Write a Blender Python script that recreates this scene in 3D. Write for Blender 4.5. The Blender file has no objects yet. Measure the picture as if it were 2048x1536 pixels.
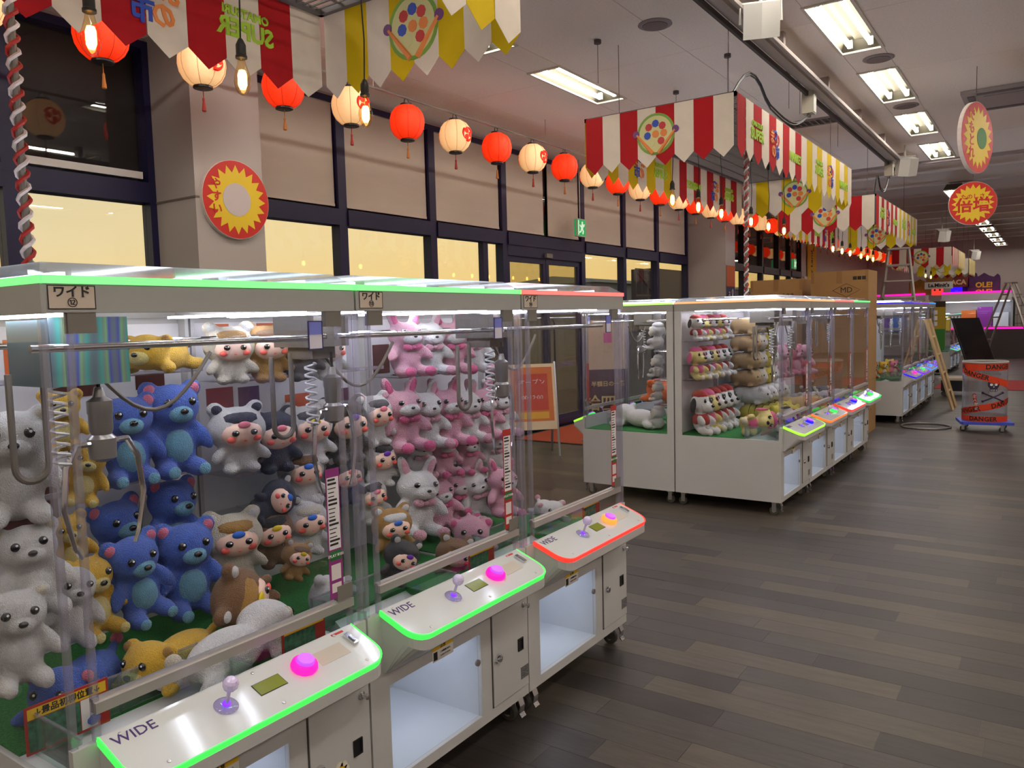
import bpy, bmesh, math, random
from mathutils import Vector, Matrix, Euler
R = math.radians
random.seed(7)
SC = bpy.context.scene
COL = SC.collection

# ------------------------------------------------------------------ camera
CAM_H = 1.60
F_PX = 1572.0
VY = (2110 - 1024, 613 - 768, F_PX)      # image direction of world +Y
VX = (-1270 - 1024, 700 - 768, F_PX)     # image direction of world -X
_dy = Vector(VY).normalized()
_dx = -Vector(VX)
_dx = (_dx - _dy * _dx.dot(_dy)).normalized()
_dz = _dx.cross(_dy)
# rows of the world->camera matrix
MR = [Vector((_dx[i], _dy[i], _dz[i])) for i in range(3)]
cam_data = bpy.data.cameras.new('camera')
cam = bpy.data.objects.new('camera', cam_data)
COL.objects.link(cam)
SC.camera = cam
cam_data.sensor_width = 36.0
cam_data.lens = F_PX / 2048.0 * 36.0
cam_data.clip_end = 500
_r, _u, _b = MR[0], -MR[1], -MR[2]
cam.matrix_world = Matrix(((_r.x, _u.x, _b.x, 0), (_r.y, _u.y, _b.y, 0), (_r.z, _u.z, _b.z, CAM_H), (0, 0, 0, 1)))

def at(px, py, axis, val):
    """world point seen at photo pixel (px,py) on the plane axis=val (used for measuring the place)"""
    d = MR[0] * (px - 1024) + MR[1] * (py - 768) + MR[2] * F_PX
    o = Vector((0, 0, CAM_H))
    t = (val - o[axis]) / d[axis]
    return o + d * t

# ------------------------------------------------------------------ colour management, world
vs = SC.view_settings
vs.view_transform = 'Standard'
vs.look = 'None'
vs.gamma = 1.0
vs.use_curve_mapping = False
vs.exposure = 0.0
SC.cycles.max_bounces = 6
SC.cycles.transparent_max_bounces = 28
SC.cycles.transmission_bounces = 3
SC.cycles.glossy_bounces = 3
SC.cycles.diffuse_bounces = 3
SC.cycles.sample_clamp_indirect = 6.0
SC.cycles.use_adaptive_sampling = True
SC.cycles.adaptive_threshold = 0.06
SC.cycles.caustics_reflective = False
SC.cycles.caustics_refractive = False

def lin(c):
    out = []
    for v in c[:3]:
        v = v / 255.0
        out.append(v / 12.92 if v <= 0.04045 else ((v + 0.055) / 1.055) ** 2.4)
    return (out[0], out[1], out[2], 1.0)

world = bpy.data.worlds.new('dusk_sky')
SC.world = world
world.use_nodes = True
nt = world.node_tree
nt.nodes.clear()
wo = nt.nodes.new('ShaderNodeOutputWorld')
bg = nt.nodes.new('ShaderNodeBackground')
tc = nt.nodes.new('ShaderNodeTexCoord')
sx = nt.nodes.new('ShaderNodeSeparateXYZ')
ra = nt.nodes.new('ShaderNodeValToRGB')
rb = nt.nodes.new('ShaderNodeValToRGB')
mx = nt.nodes.new('ShaderNodeMix')
mx.data_type = 'RGBA'
nt.links.new(tc.outputs['Generated'], sx.inputs[0])
nt.links.new(sx.outputs['Z'], ra.inputs['Fac'])
nt.links.new(sx.outputs['Z'], rb.inputs['Fac'])
nt.links.new(sx.outputs['Y'], mx.inputs['Factor'])
for ramp, cols in ((ra, ((0, (250, 218, 158)), (.1, (226, 216, 180)), (.35, (214, 212, 190)), (1, (70, 90, 130)))),
                   (rb, ((0, (255, 208, 110)), (.1, (255, 222, 148)), (.35, (232, 206, 156)), (1, (70, 90, 130))))):
    el = ramp.color_ramp.elements
    while len(el) < len(cols):
        el.new(0.5)
    for e, (p, c) in zip(el, cols):
        e.position = p
        e.color = lin(c)
nt.links.new(ra.outputs['Color'], mx.inputs['A'])
nt.links.new(rb.outputs['Color'], mx.inputs['B'])
nt.links.new(mx.outputs['Result'], bg.inputs['Color'])
bg.inputs['Strength'].default_value = 1.12
nt.links.new(bg.outputs[0], wo.inputs[0])

# lamp strengths of the place
E_TUBE = 41.5
E_LED = 27.0        # white LED bars in the machines
E_TRIM = 1.0       # coloured LED trims

# ------------------------------------------------------------------ materials
MATS = {}
def mat(name, col, rough=0.5, metal=0.0, emit=None, es=0.0, noise=None, bump=None, spec=None, coat=0.0, sheen=0.0, objrand=0.0, alpha=None):
    """noise=(scale, amount, stretch)  bump=(scale, strength)"""
    if name in MATS:
        return MATS[name]
    m = bpy.data.materials.new(name)
    m.use_nodes = True
    t = m.node_tree
    b = t.nodes['Principled BSDF']
    b.inputs['Base Color'].default_value = lin(col)
    b.inputs['Roughness'].default_value = rough
    b.inputs['Metallic'].default_value = metal
    if spec is not None:
        b.inputs['Specular IOR Level'].default_value = spec
    if coat:
        b.inputs['Coat Weight'].default_value = coat
        b.inputs['Coat Roughness'].default_value = 0.08
    if sheen:
        b.inputs['Sheen Weight'].default_value = sheen
        b.inputs['Sheen Roughness'].default_value = 0.5
    if emit is not None:
        b.inputs['Emission Color'].default_value = lin(emit)
        b.inputs['Emission Strength'].default_value = es
    co = None
    if noise or bump:
        co = t.nodes.new('ShaderNodeTexCoord')
    if noise:
        mp = t.nodes.new('ShaderNodeMapping')
        if len(noise) > 2:
            mp.inputs['Scale'].default_value = noise[2]
        nz = t.nodes.new('ShaderNodeTexNoise')
        nz.inputs['Scale'].default_value = noise[0]
        nz.inputs['Detail'].default_value = 4
        hs = t.nodes.new('ShaderNodeHueSaturation')
        hs.inputs['Color'].default_value = lin(col)
        mr = t.nodes.new('ShaderNodeMapRange')
        mr.inputs['From Min'].default_value = .3
        mr.inputs['From Max'].default_value = .7
        mr.inputs['To Min'].default_value = 1 - noise[1]
        mr.inputs['To Max'].default_value = 1 + noise[1]
        t.links.new(co.outputs['Object'], mp.inputs[0])
        t.links.new(mp.outputs[0], nz.inputs['Vector'])
        t.links.new(nz.outputs['Fac'], mr.inputs[0])
        t.links.new(mr.outputs[0], hs.inputs['Value'])
        t.links.new(hs.outputs[0], b.inputs['Base Color'])
        if objrand:
            oi = t.nodes.new('ShaderNodeObjectInfo')
            m2 = t.nodes.new('ShaderNodeMapRange')
            m2.inputs['To Min'].default_value = 1 - objrand
            m2.inputs['To Max'].default_value = 1 + objrand
            mu = t.nodes.new('ShaderNodeMath')
            mu.operation = 'MULTIPLY'
            t.links.new(oi.outputs['Random'], m2.inputs[0])
            t.links.new(m2.outputs[0], mu.inputs[0])
            t.links.new(mr.outputs[0], mu.inputs[1])
            t.links.new(mu.outputs[0], hs.inputs['Value'])
    if bump:
        n2 = t.nodes.new('ShaderNodeTexNoise')
        n2.inputs['Scale'].default_value = bump[0]
        n2.inputs['Detail'].default_value = 3
        bp = t.nodes.new('ShaderNodeBump')
        bp.inputs['Strength'].default_value = bump[1]
        bp.inputs['Distance'].default_value = 0.012 if sheen else 0.004
        t.links.new(co.outputs['Object'], n2.inputs['Vector'])
        t.links.new(n2.outputs['Fac'], bp.inputs['Height'])
        t.links.new(bp.outputs[0], b.inputs['Normal'])
    MATS[name] = m
    return m

def glass(name, tint=(250, 252, 255), haze=0.0, hazecol=(220, 222, 228), refl=1.0, rough=0.02, base=0.0):
    if name in MATS:
        return MATS[name]
    m = bpy.data.materials.new(name)
    m.use_nodes = True
    t = m.node_tree
    t.nodes.clear()
    o = t.nodes.new('ShaderNodeOutputMaterial')
    tr = t.nodes.new('ShaderNodeBsdfTransparent')
    tr.inputs[0].default_value = lin(tint)
    gl = t.nodes.new('ShaderNodeBsdfGlossy')
    gl.inputs['Roughness'].default_value = rough
    lw = t.nodes.new('ShaderNodeLayerWeight')
    lw.inputs[0].default_value = .5
    pw = t.nodes.new('ShaderNodeMath')
    pw.operation = 'POWER'
    pw.inputs[1].default_value = 5.0
    t.links.new(lw.outputs['Facing'], pw.inputs[0])
    fr = t.nodes.new('ShaderNodeMath')
    fr.operation = 'MULTIPLY_ADD'
    fr.inputs[1].default_value = .96
    fr.inputs[2].default_value = .022
    t.links.new(pw.outputs[0], fr.inputs[0])
    mu = t.nodes.new('ShaderNodeMath')
    mu.operation = 'MULTIPLY_ADD'
    mu.inputs[1].default_value = refl
    mu.inputs[2].default_value = base
    mu.use_clamp = True
    mix = t.nodes.new('ShaderNodeMixShader')
    t.links.new(fr.outputs[0], mu.inputs[0])
    t.links.new(mu.outputs[0], mix.inputs[0])
    t.links.new(mix.outputs[0], o.inputs[0])
    t.links.new(gl.outputs[0], mix.inputs[2])
    if haze:
        df = t.nodes.new('ShaderNodeBsdfDiffuse')
        df.inputs[0].default_value = lin(hazecol)
        m3 = t.nodes.new('ShaderNodeMixShader')
        m3.inputs[0].default_value = haze
        t.links.new(tr.outputs[0], m3.inputs[1])
        t.links.new(df.outputs[0], m3.inputs[2])
        t.links.new(m3.outputs[0], mix.inputs[1])
    else:
        t.links.new(tr.outputs[0], mix.inputs[1])
    MATS[name] = m
    return m

WHITE = mat('white_powder_coat', (198, 196, 194), .42, noise=(3, .03))
WHITE2 = mat('white_plastic', (225, 226, 228), .3)
DECK = mat('white_acrylic_top', (214, 216, 214), .12, coat=.6)
ROOF = mat('shaded_white_metal', (168, 166, 162), .4)  # cabinet paint made darker: the roof frame's shade is in the colour
CLEAR = glass('clear_acrylic', (250, 250, 252), .0, refl=1.25)
EDGE = glass('acrylic_edge', (238, 238, 246), .14, (232, 226, 236), refl=1.5, rough=.08, base=.06)
LIDM = glass('acrylic_lid', (236, 240, 244), .10, (225, 228, 235), refl=1.2, rough=.08, base=.03)
TRAYM = glass('acrylic_tray', (234, 244, 240), .07, (215, 235, 230), refl=1.2, rough=.05, base=.03)
WGLASS = glass('window_glass', (250, 250, 250), 0, refl=1.3, base=.02, rough=.01)
TURF = mat('green_turf', (38, 120, 52), .9, noise=(160, .35), bump=(260, .9))
STEEL = mat('brushed_steel', (190, 188, 186), .28, 1.0)
CHROME = mat('chrome', (225, 226, 230), .1, 1.0)
SILVER = mat('anodised_rail', (205, 200, 196), .35, .7)
BLACK = mat('black_plastic', (18, 18, 20), .4)
RUBBER = mat('caster_rubber', (70, 66, 60), .7)
GREYP = mat('grey_plastic', (118, 112, 104), .5)
HOSE = mat('grey_hose', (120, 112, 102), .45)
LEDW = mat('white_led', (255, 255, 255), .5, emit=(236, 240, 255), es=E_LED)
LEDD = mat('white_led_bar', (255, 255, 255), .5, emit=(236, 244, 255), es=4.5)
PRINT = mat('black_print', (28, 24, 26), .6)
PAPERW = mat('white_paper', (236, 232, 226), .7)
PAPERR = mat('red_paper', (176, 44, 32), .6)
PAPERY = mat('yellow_paper', (238, 196, 40), .6)

# ------------------------------------------------------------------ mesh building
class MB:
    def __init__(self):
        self.v = []
        self.f = []
    def add(self, vs_, fs_, m=None):
        o = len(self.v)
        for p in vs_:
            p = Vector(p)
            if m is not None:
                p = m @ p
            self.v.append(p)
        for f in fs_:
            self.f.append(tuple(i + o for i in f))
        return self
    def box(self, a, b, m=None):
        x0, y0, z0 = a
        x1, y1, z1 = b
        return self.add([(x0, y0, z0), (x1, y0, z0), (x1, y1, z0), (x0, y1, z0), (x0, y0, z1), (x1, y0, z1), (x1, y1, z1), (x0, y1, z1)],
                        [(0, 3, 2, 1), (4, 5, 6, 7), (0, 1, 5, 4), (1, 2, 6, 5), (2, 3, 7, 6), (3, 0, 4, 7)], m)
    def tube(self, pts, r, n=8, cap=True):
        pts = [Vector(p) for p in pts]
        rr = r if isinstance(r, (list, tuple)) else [r] * len(pts)
        rings = []
        up = None
        for i, p in enumerate(pts):
            d = (pts[min(i + 1, len(pts) - 1)] - pts[max(i - 1, 0)]).normalized()
            if up is None:
                up = Vector((0, 0, 1)) if abs(d.z) < .9 else Vector((1, 0, 0))
            s = d.cross(up)
            if s.length < 1e-6:
                s = d.orthogonal()
            s.normalize()
            up = s.cross(d).normalized()
            o = len(self.v)
            for k in range(n):
                a = 2 * math.pi * k / n
                self.v.append(p + (s * math.cos(a) + up * math.sin(a)) * rr[i])
            rings.append(o)
        for i in range(len(rings) - 1):
            a, b = rings[i], rings[i + 1]
            for k in range(n):
                k2 = (k + 1) % n
                self.f.append((a + k, a + k2, b + k2, b + k))
        if cap:
            self.f.append(tuple(rings[0] + k for k in reversed(range(n))))
            self.f.append(tuple(rings[-1] + k for k in range(n)))
        return self
    def cyl(self, a, b, r, n=16, r2=None):
        return self.tube([a, b], [r, r if r2 is None else r2], n)
    def lathe(self, prof, n=20, m=None, lobes=0, lobe=0.0):
        """prof: list of (radius, z)"""
        vs_, fs_ = [], []
        for (r, z) in prof:
            for k in range(n):
                a = 2 * math.pi * k / n
                q = r * (1 - lobe * (1 - abs(math.sin(a * lobes / 2))) ) if lobes else r
                vs_.append((q * math.cos(a), q * math.sin(a), z))
        for i in range(len(prof) - 1):
            for k in range(n):
                k2 = (k + 1) % n
                fs_.append((i * n + k, i * n + k2, (i + 1) * n + k2, (i + 1) * n + k))
        fs_.append(tuple(reversed(range(n))))
        fs_.append(tuple((len(prof) - 1) * n + k for k in range(n)))
        return self.add(vs_, fs_, m)
    def ball(self, c, r, n=14, k=9, m=None):
        r = (r, r, r) if not isinstance(r, (tuple, list)) else r
        vs_, fs_ = [(0, 0, -1)], []
        for i in range(1, k):
            t = math.pi * i / k
            for j in range(n):
                a = 2 * math.pi * j / n
                vs_.append((math.sin(t) * math.cos(a), math.sin(t) * math.sin(a), -math.cos(t)))
        vs_.append((0, 0, 1))
        for j in range(n):
            fs_.append((0, 1 + (j + 1) % n, 1 + j))
            fs_.append((len(vs_) - 1, 1 + (k - 2) * n + j, 1 + (k - 2) * n + (j + 1) % n))
        for i in range(k - 2):
            for j in range(n):
                a, b = 1 + i * n + j, 1 + i * n + (j + 1) % n
                fs_.append((a, b, b + n, a + n))
        mm = Matrix.Translation(Vector(c)) @ (m if m is not None else Matrix.Identity(4)) @ Matrix.Diagonal((r[0], r[1], r[2], 1))
        return self.add(vs_, fs_, mm)
    def prism(self, poly, z0, z1, m=None):
        n = len(poly)
        vs_ = [(p[0], p[1], z0) for p in poly] + [(p[0], p[1], z1) for p in poly]
        fs_ = [tuple(reversed(range(n))), tuple(range(n, 2 * n))] + [(i, (i + 1) % n, n + (i + 1) % n, n + i) for i in range(n)]
        return self.add(vs_, fs_, m)
    def frame(self, y0, y1, z0, z1, w, x0, x1):
        """rectangular frame in the YZ plane"""
        self.box((x0, y0, z0), (x1, y0 + w, z1)); self.box((x0, y1 - w, z0), (x1, y1, z1))
        self.box((x0, y0 + w, z0), (x1, y1 - w, z0 + w)); self.box((x0, y0 + w, z1 - w), (x1, y1 - w, z1))
        return self
    def mesh(self, name, m, smooth=False):
        me = bpy.data.meshes.new(name)
        me.from_pydata([tuple(p) for p in self.v], [], self.f)
        if m is not None:
            me.materials.append(m)
        if smooth:
            me.polygons.foreach_set('use_smooth', [True] * len(me.polygons))
            try:
                me.set_sharp_from_angle(angle=R(40))
            except Exception:
                pass
        me.update()
        return me
    def build(self, name, m, parent=None, smooth=False, **kw):
        return inst(name, self.mesh(name, m, smooth), parent, **kw)

def inst(name, me, parent=None, loc=None, rot=None, scale=None, label=None, cat=None, group=None, kind=None, material=None):
    o = bpy.data.objects.new(name, me)
    COL.objects.link(o)
    if parent is not None:
        o.parent = parent
    if loc is not None:
        o.location = loc
    if rot is not None:
        o.rotation_euler = rot
    if scale is not None:
        o.scale = scale if isinstance(scale, (tuple, list, Vector)) else (scale,) * 3
    tag(o, label, cat, group, kind)
    if material is not None and me is not None:
        o.material_slots[0].link = 'OBJECT'
        o.material_slots[0].material = material
    return o

def tag(o, label=None, cat=None, group=None, kind=None):
    if label: o['label'] = label
    if cat: o['category'] = cat
    if group: o['group'] = group
    if kind: o['kind'] = kind
    return o

def thing(name, label, cat, loc=(0, 0, 0), rotz=0.0, group=None, rot=None, scale=None):
    o = bpy.data.objects.new(name, None)
    o.empty_display_size = .05
    COL.objects.link(o)
    o.location = loc
    o.rotation_euler = rot if rot is not None else (0, 0, rotz)
    if scale:
        o.scale = (scale,) * 3
    return tag(o, label, cat, group)

def copy_tree(o, parent=None):
    c = o.copy()
    COL.objects.link(c)
    c.parent = parent
    for ch in list(o.children):
        copy_tree(ch, c)
    return c

TXT = {}
def text_mesh(s, size, m, depth=.0008, bold=0.0, align='CENTER'):
    key = (s, round(size, 4), m.name, depth, bold, align)
    if key not in TXT:
        cu = bpy.data.curves.new('lettering', 'FONT')
        cu.body = s
        cu.size = size
        cu.extrude = depth
        cu.offset = bold
        cu.align_x = align
        cu.align_y = 'CENTER'
        cu.resolution_u = 2
        o = bpy.data.objects.new('lettering', cu)
        COL.objects.link(o)
        dg = bpy.context.evaluated_depsgraph_get()
        me = bpy.data.meshes.new_from_object(o.evaluated_get(dg))
        bpy.data.objects.remove(o)
        me.materials.clear()
        me.materials.append(m)
        TXT[key] = me
    return TXT[key]
# text orientation helpers (text lies in XY facing +Z): facing +X with up Z, facing -Y, facing -X, facing +Y
FX = (R(90), 0, R(90))
FNY = (R(90), 0, 0)
FNX = (R(90), 0, R(-90))
FPY = (R(90), 0, R(180))

def arc(c, r, a0, a1, n):
    return [(c[0] + r * math.cos(a0 + (a1 - a0) * i / n), c[1] + r * math.sin(a0 + (a1 - a0) * i / n)) for i in range(n + 1)]

ORD = ['first', 'second', 'third', 'fourth', 'fifth', 'sixth', 'seventh', 'eighth', 'ninth', 'tenth', 'eleventh', 'twelfth', 'thirteenth', 'fourteenth', 'fifteenth',
       'sixteenth', 'seventeenth', 'eighteenth', 'nineteenth', 'twentieth'] + ['twenty-' + w for w in ('first', 'second', 'third', 'fourth', 'fifth', 'sixth', 'seventh', 'eighth', 'ninth')] + \
      ['thirtieth'] + ['thirty-' + w for w in ('first', 'second', 'third', 'fourth', 'fifth', 'sixth', 'seventh', 'eighth', 'ninth')] + ['fortieth'] + ['forty-' + w for w in ('first', 'second', 'third', 'fourth', 'fifth')]

# ================================================================== the setting
CEIL = 3.90
WX = -6.0            # window wall
X_R, Y_N, Y_F = 4.2, -4.2, 33.0

def plank_material(name, per_object):
    m = bpy.data.materials.new(name)
    m.use_nodes = True
    t = m.node_tree
    b = t.nodes['Principled BSDF']
    b.inputs['Specular IOR Level'].default_value = .32
    N = t.nodes.new
    L = t.links.new
    geo = N('ShaderNodeNewGeometry')
    ramp = N('ShaderNodeValToRGB')
    stops = [(0, (57, 52, 50)), (.3, (67, 61, 58)), (.55, (74, 68, 63)), (.75, (81, 74, 67)), (.92, (89, 80, 69)), (1, (71, 64, 62))]
    el = ramp.color_ramp.elements
    while len(el) < len(stops):
        el.new(.5)
    for e, (p, c) in zip(el, stops):
        e.position = p
        e.color = lin(c)
    if per_object:
        oi = N('ShaderNodeObjectInfo')
        L(oi.outputs['Random'], ramp.inputs[0])
    else:
        sp = N('ShaderNodeSeparateXYZ')
        L(geo.outputs['Position'], sp.inputs[0])
        def math_(op, a, bv=None):
            n = N('ShaderNodeMath')
            n.operation = op
            L(a, n.inputs[0])
            if bv is not None:
                if isinstance(bv, (int, float)):
                    n.inputs[1].default_value = bv
                else:
                    L(bv, n.inputs[1])
            return n.outputs[0]
        row = math_('FLOOR', math_('DIVIDE', sp.outputs['Y'], .15))
        w1 = N('ShaderNodeTexWhiteNoise')
        w1.noise_dimensions = '1D'
        L(row, w1.inputs['W'])
        colx = math_('FLOOR', math_('ADD', math_('DIVIDE', sp.outputs['X'], .92), w1.outputs['Value']))
        cb = N('ShaderNodeCombineXYZ')
        L(row, cb.inputs[0])
        L(colx, cb.inputs[1])
        w2 = N('ShaderNodeTexWhiteNoise')
        L(cb.outputs[0], w2.inputs['Vector'])
        L(w2.outputs['Value'], ramp.inputs[0])
    mp = N('ShaderNodeMapping')
    mp.inputs['Scale'].default_value = (2.2, 16, 1)
    L(geo.outputs['Position'], mp.inputs[0])
    nz = N('ShaderNodeTexNoise')
    nz.inputs['Scale'].default_value = 2.0
    nz.inputs['Detail'].default_value = 8
    nz.inputs['Roughness'].default_value = .65
    L(mp.outputs[0], nz.inputs['Vector'])
    mr = N('ShaderNodeMapRange')
    mr.inputs['From Min'].default_value = .3
    mr.inputs['From Max'].default_value = .7
    mr.inputs['To Min'].default_value = .72
    mr.inputs['To Max'].default_value = 1.25
    L(nz.outputs['Fac'], mr.inputs[0])
    hs = N('ShaderNodeHueSaturation')
    L(ramp.outputs[0], hs.inputs['Color'])
    L(mr.outputs[0], hs.inputs['Value'])
    L(hs.outputs[0], b.inputs['Base Color'])
    mr2 = N('ShaderNodeMapRange')
    mr2.inputs['To Min'].default_value = .34
    mr2.inputs['To Max'].default_value = .5
    L(nz.outputs['Fac'], mr2.inputs[0])
    L(mr2.outputs[0], b.inputs['Roughness'])
    bp = N('ShaderNodeBump')
    bp.inputs['Strength'].default_value = .12
    bp.inputs['Distance'].default_value = .002
    L(nz.outputs['Fac'], bp.inputs['Height'])
    L(bp.outputs[0], b.inputs['Normal'])
    return m

floor = MB().box((WX, Y_N, -.12), (X_R, Y_F, -.0012)).build('floor', plank_material('wood_floor', False), kind='structure')
PL = plank_material('wood_plank', True)
pm = MB().box((-.4592, -.0742, -.004), (.4592, .0742, 0)).mesh('plank', PL)
_n = 0
for row in range(11, 120):
    y = row * .15 + .075
    off = random.random() * .92
    x = -1.95 - off + .46
    while x < .75 and _n < 298:
        if x > -2.3:
            inst('plank', pm, floor, (x, y, 0))
            _n += 1
        x += .92
    if _n >= 298:
        break

# ceiling: panels between the rows of recessed lights
CEILM = mat('ceiling_board', (250, 238, 228), .85, noise=(60, .05), bump=(120, .35))
ceiling = MB().box((WX, Y_N, CEIL + .16), (X_R, 14.0, CEIL + .22)).build('ceiling', CEILM, kind='structure')
ROWS = (-3.94, -1.46, 1.02, 3.3)
FW, FL, FP, F0 = .34, 1.34, 2.04, -3.85
edges = [WX] + [v for r in ROWS for v in (r - FW / 2, r + FW / 2)] + [X_R]
for i in range(0, len(edges), 2):
    x0, x1 = edges[i], edges[i + 1]
    n = max(1, round((x1 - x0) / 1.1))
    ys = [Y_N + k * 1.82 for k in range(10)] + [14.0]
    for k in range(n):
        for a, b2 in zip(ys[:-1], ys[1:]):
            xa, xb = x0 + (x1 - x0) * k / n, x0 + (x1 - x0) * (k + 1) / n
            MB().box((xa + .002, a + .002, CEIL), (xb - .002, b2 - .002, CEIL + .012)).build('ceiling_panel', CEILM, ceiling)
LIGHTS_Y = [F0 + FP * k for k in range(9)]
for r in ROWS:
    prev = Y_N
    for y in LIGHTS_Y + [14.0]:
        if y - prev > .02:
            MB().box((r - FW / 2 + .002, prev + .002, CEIL), (r + FW / 2 - .002, min(y, 14.0) - .002, CEIL + .012)).build('ceiling_panel', CEILM, ceiling)
        prev = y + FL

TUBE = mat('fluorescent_tube', (255, 255, 255), .4, emit=(255, 248, 238), es=E_TUBE)
TROUGH = mat('lamp_reflector', (84, 80, 68), .6, spec=.1)
def light_trough():
    b = MB()
    w, l, h = FW / 2, FL / 2, .11
    wi, li = w - .05, l - .07
    o = [(-w, -l, 0), (w, -l, 0), (w, l, 0), (-w, l, 0)]
    t = [(-wi, -li, h), (wi, -li, h), (wi, li, h), (-wi, li, h)]
    b.add(o + t, [(4, 7, 6, 5), (0, 4, 5, 1), (1, 5, 6, 2), (2, 6, 7, 3), (3, 7, 4, 0)])
    b.box((-.045, -li, h - .03), (.045, li, h - .001))
    return b
trough_me = light_trough().mesh('reflector', TROUGH)
trim_b = MB()
for s in (-1, 1):
    trim_b.box((s * FW / 2 - .012, -FL / 2 - .012, -.012), (s * FW / 2 + .012, FL / 2 + .012, .004))
    trim_b.box((-FW / 2, s * FL / 2 - .012, -.012), (FW / 2, s * FL / 2 + .012, .004))
trim_me = trim_b.mesh('light_trim', mat('lamp_trim', (216, 208, 192), .5))
tube_me = MB().cyl((0, -.58, 0), (0, .58, 0), .021, 8).mesh('tube', TUBE, True)
cap_me = MB().box((-.02, -.03, -.018), (.02, 0, .05)).mesh('lampholder', WHITE2)
RN = ['row above the window aisle', 'row above the machine fronts', 'row above the open floor', 'row by the right wall']
def ceiling_light(x, y, z, label, group):
    t = thing('ceiling_light', label, 'ceiling light', (x, y, z), group=group)
    inst('reflector', trough_me, t)
    inst('light_trim', trim_me, t)
    for s in (-1, 1):
        inst('tube', tube_me, t, (s * .085, 0, .03))
        for e in (-.58, .61):
            inst('lampholder', cap_me, t, (s * .085, e, .03))
    return t
for ri, r in enumerate(ROWS):
    for k, y in enumerate(LIGHTS_Y):
        ceiling_light(r, y + FL / 2, CEIL, 'recessed twin-tube ceiling light, %s in the %s' % (ORD[k], RN[ri]), 'recessed ceiling lights')

# corrugated deck and beams of the far part of the hall
DECKM = mat('dark_roof_deck', (222, 210, 204), .8, noise=(30, .06))
deck = MB().box((WX, 14.0, 4.12), (X_R, Y_F, 4.2)).build('ceiling_deck', DECKM, kind='structure')
MB().box((WX, 13.9, 3.86), (X_R, 14.02, 4.2)).build('trim_1', mat('ceiling_edge', (170, 160, 160), .7), kind='structure')
BEAM = mat('roof_beam', (232, 224, 216), .6)
bm_me = MB().box((WX, -.06, 3.93), (X_R, .06, 4.12)).box((WX, -.1, 3.92), (X_R, .1, 3.935)).mesh('roof_beam', BEAM)
y = 15.2
while y < 32:
    inst('roof_beam', bm_me, deck, (0, y, 0))
    y += 1.55
for k in range(8):
    ceiling_light(-1.55, 17.0 + k * 2.04, 3.74, 'suspended twin-tube light under the roof deck, %s from the near end' % ORD[k], 'lights under the roof deck')
for k in range(6):
    ceiling_light(1.6, 17.0 + k * 2.5, 3.74, 'suspended light beyond the right edge of the aisle, %s from the near end' % ORD[k], 'lights under the roof deck')

WALLM = mat('taupe_wall', (196, 184, 178), .8, noise=(2, .03))
MB().box((WX - .2, Y_F, -.1), (X_R, Y_F + .2, 4.2)).build('wall_far', WALLM, kind='structure')
MB().box((X_R, Y_N - .2, -.1), (X_R + .2, Y_F + .2, 4.2)).build('wall_right', WALLM, kind='structure')
MB().box((WX - .2, Y_N - .2, -.1), (X_R, Y_N, 4.2)).build('wall_near', WALLM, kind='structure')
b = MB()
b.box((WX - .2, Y_N, 3.86), (WX, Y_F, 4.2))
b.box((WX - .2, 23.2, -.1), (WX, Y_F, 3.86))
b.box((WX - .2, Y_N, -.1), (WX, -3.8, 3.86))
b.box((WX - .2, -3.8, -.1), (WX, 23.2, .06))
b.build('wall_left', WALLM, kind='structure')

NAVY = mat('navy_frame', (15, 10, 58), .45)
DKF = mat('dark_frame', (24, 22, 34), .4)
BLIND = mat('taupe_blind', (212, 198, 180), .85, noise=(1.2, .03, (1, 1, 6)))
ZT0, ZT1 = 2.60, 2.76
BLK = mat('dark_fascia', (16, 16, 20), .7)
BAYS = [(-3.8, -1.7), (-1.7, .5), (.5, 2.6), (2.6, 3.67), (4.28, 5.69), (5.69, 7.10), (7.10, 8.54), (8.54, 10.62), (10.62, 12.03), (12.03, 13.37), (13.37, 14.80),
        (15.4, 16.8), (16.8, 18.2), (18.2, 19.6), (19.6, 21.0), (21.0, 22.1), (22.1, 23.2)]
for i, (a, c) in enumerate(BAYS):
    far = i >= 11
    w = .055
    fr = MB()
    fr.box((WX - .07, a, .06), (WX + .05, a + w, 3.86)).box((WX - .07, c - w, .06), (WX + .05, c, 3.86))
    fr.box((WX - .07, a + w, 3.80), (WX + .05, c - w, 3.86)).box((WX - .07, a + w, .06), (WX + .05, c - w, .14))
    win = fr.build('window_%d' % (i + 1), NAVY if not far else DKF, kind='structure')
    MB().box((WX - .08, a + w, ZT0), (WX + .07, c - w, ZT1)).build('transom', NAVY if not far else DKF, win)
    MB().box((WX - .03, a + w, ZT1), (WX - .018, c - w, 3.80)).build('upper_pane', WGLASS, win)
    if i != 7:
        MB().box((WX - .03, a + w, .14), (WX - .018, c - w, ZT0)).build('lower_pane', WGLASS, win)
    if i in (3,):
        MB().box((WX + .005, a + .1, ZT1 + .03), (WX + .03, c - .09, ZT1 + .085)).build('blind_bottom_rail', PAPERW, win)
    if i == 6:
        MB().box((WX - .05, c - .46, .14), (WX + .03, c - .36, ZT0)).build('mullion', NAVY, win)
    if 4 <= i <= 10:
        parts = [(a + .07, c - .07)] if i != 7 else [(a + .07, a + 1.02), (a + 1.14, c - .07)]
        for (p, q) in parts:
            bl = MB().box((WX + .0, p, ZT1 + .05), (WX + .006, q, 3.84)).build('roller_blind', BLIND, win)
            MB().box((WX - .004, p, ZT1 + .03), (WX + .012, q, ZT1 + .055)).build('bottom_rail', mat('blind_rail', (214, 196, 180), .5), bl)
            MB().cyl((WX + .01, p, 3.82), (WX + .01, q, 3.82), .025, 10).build('roller', BLIND, bl)
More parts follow.
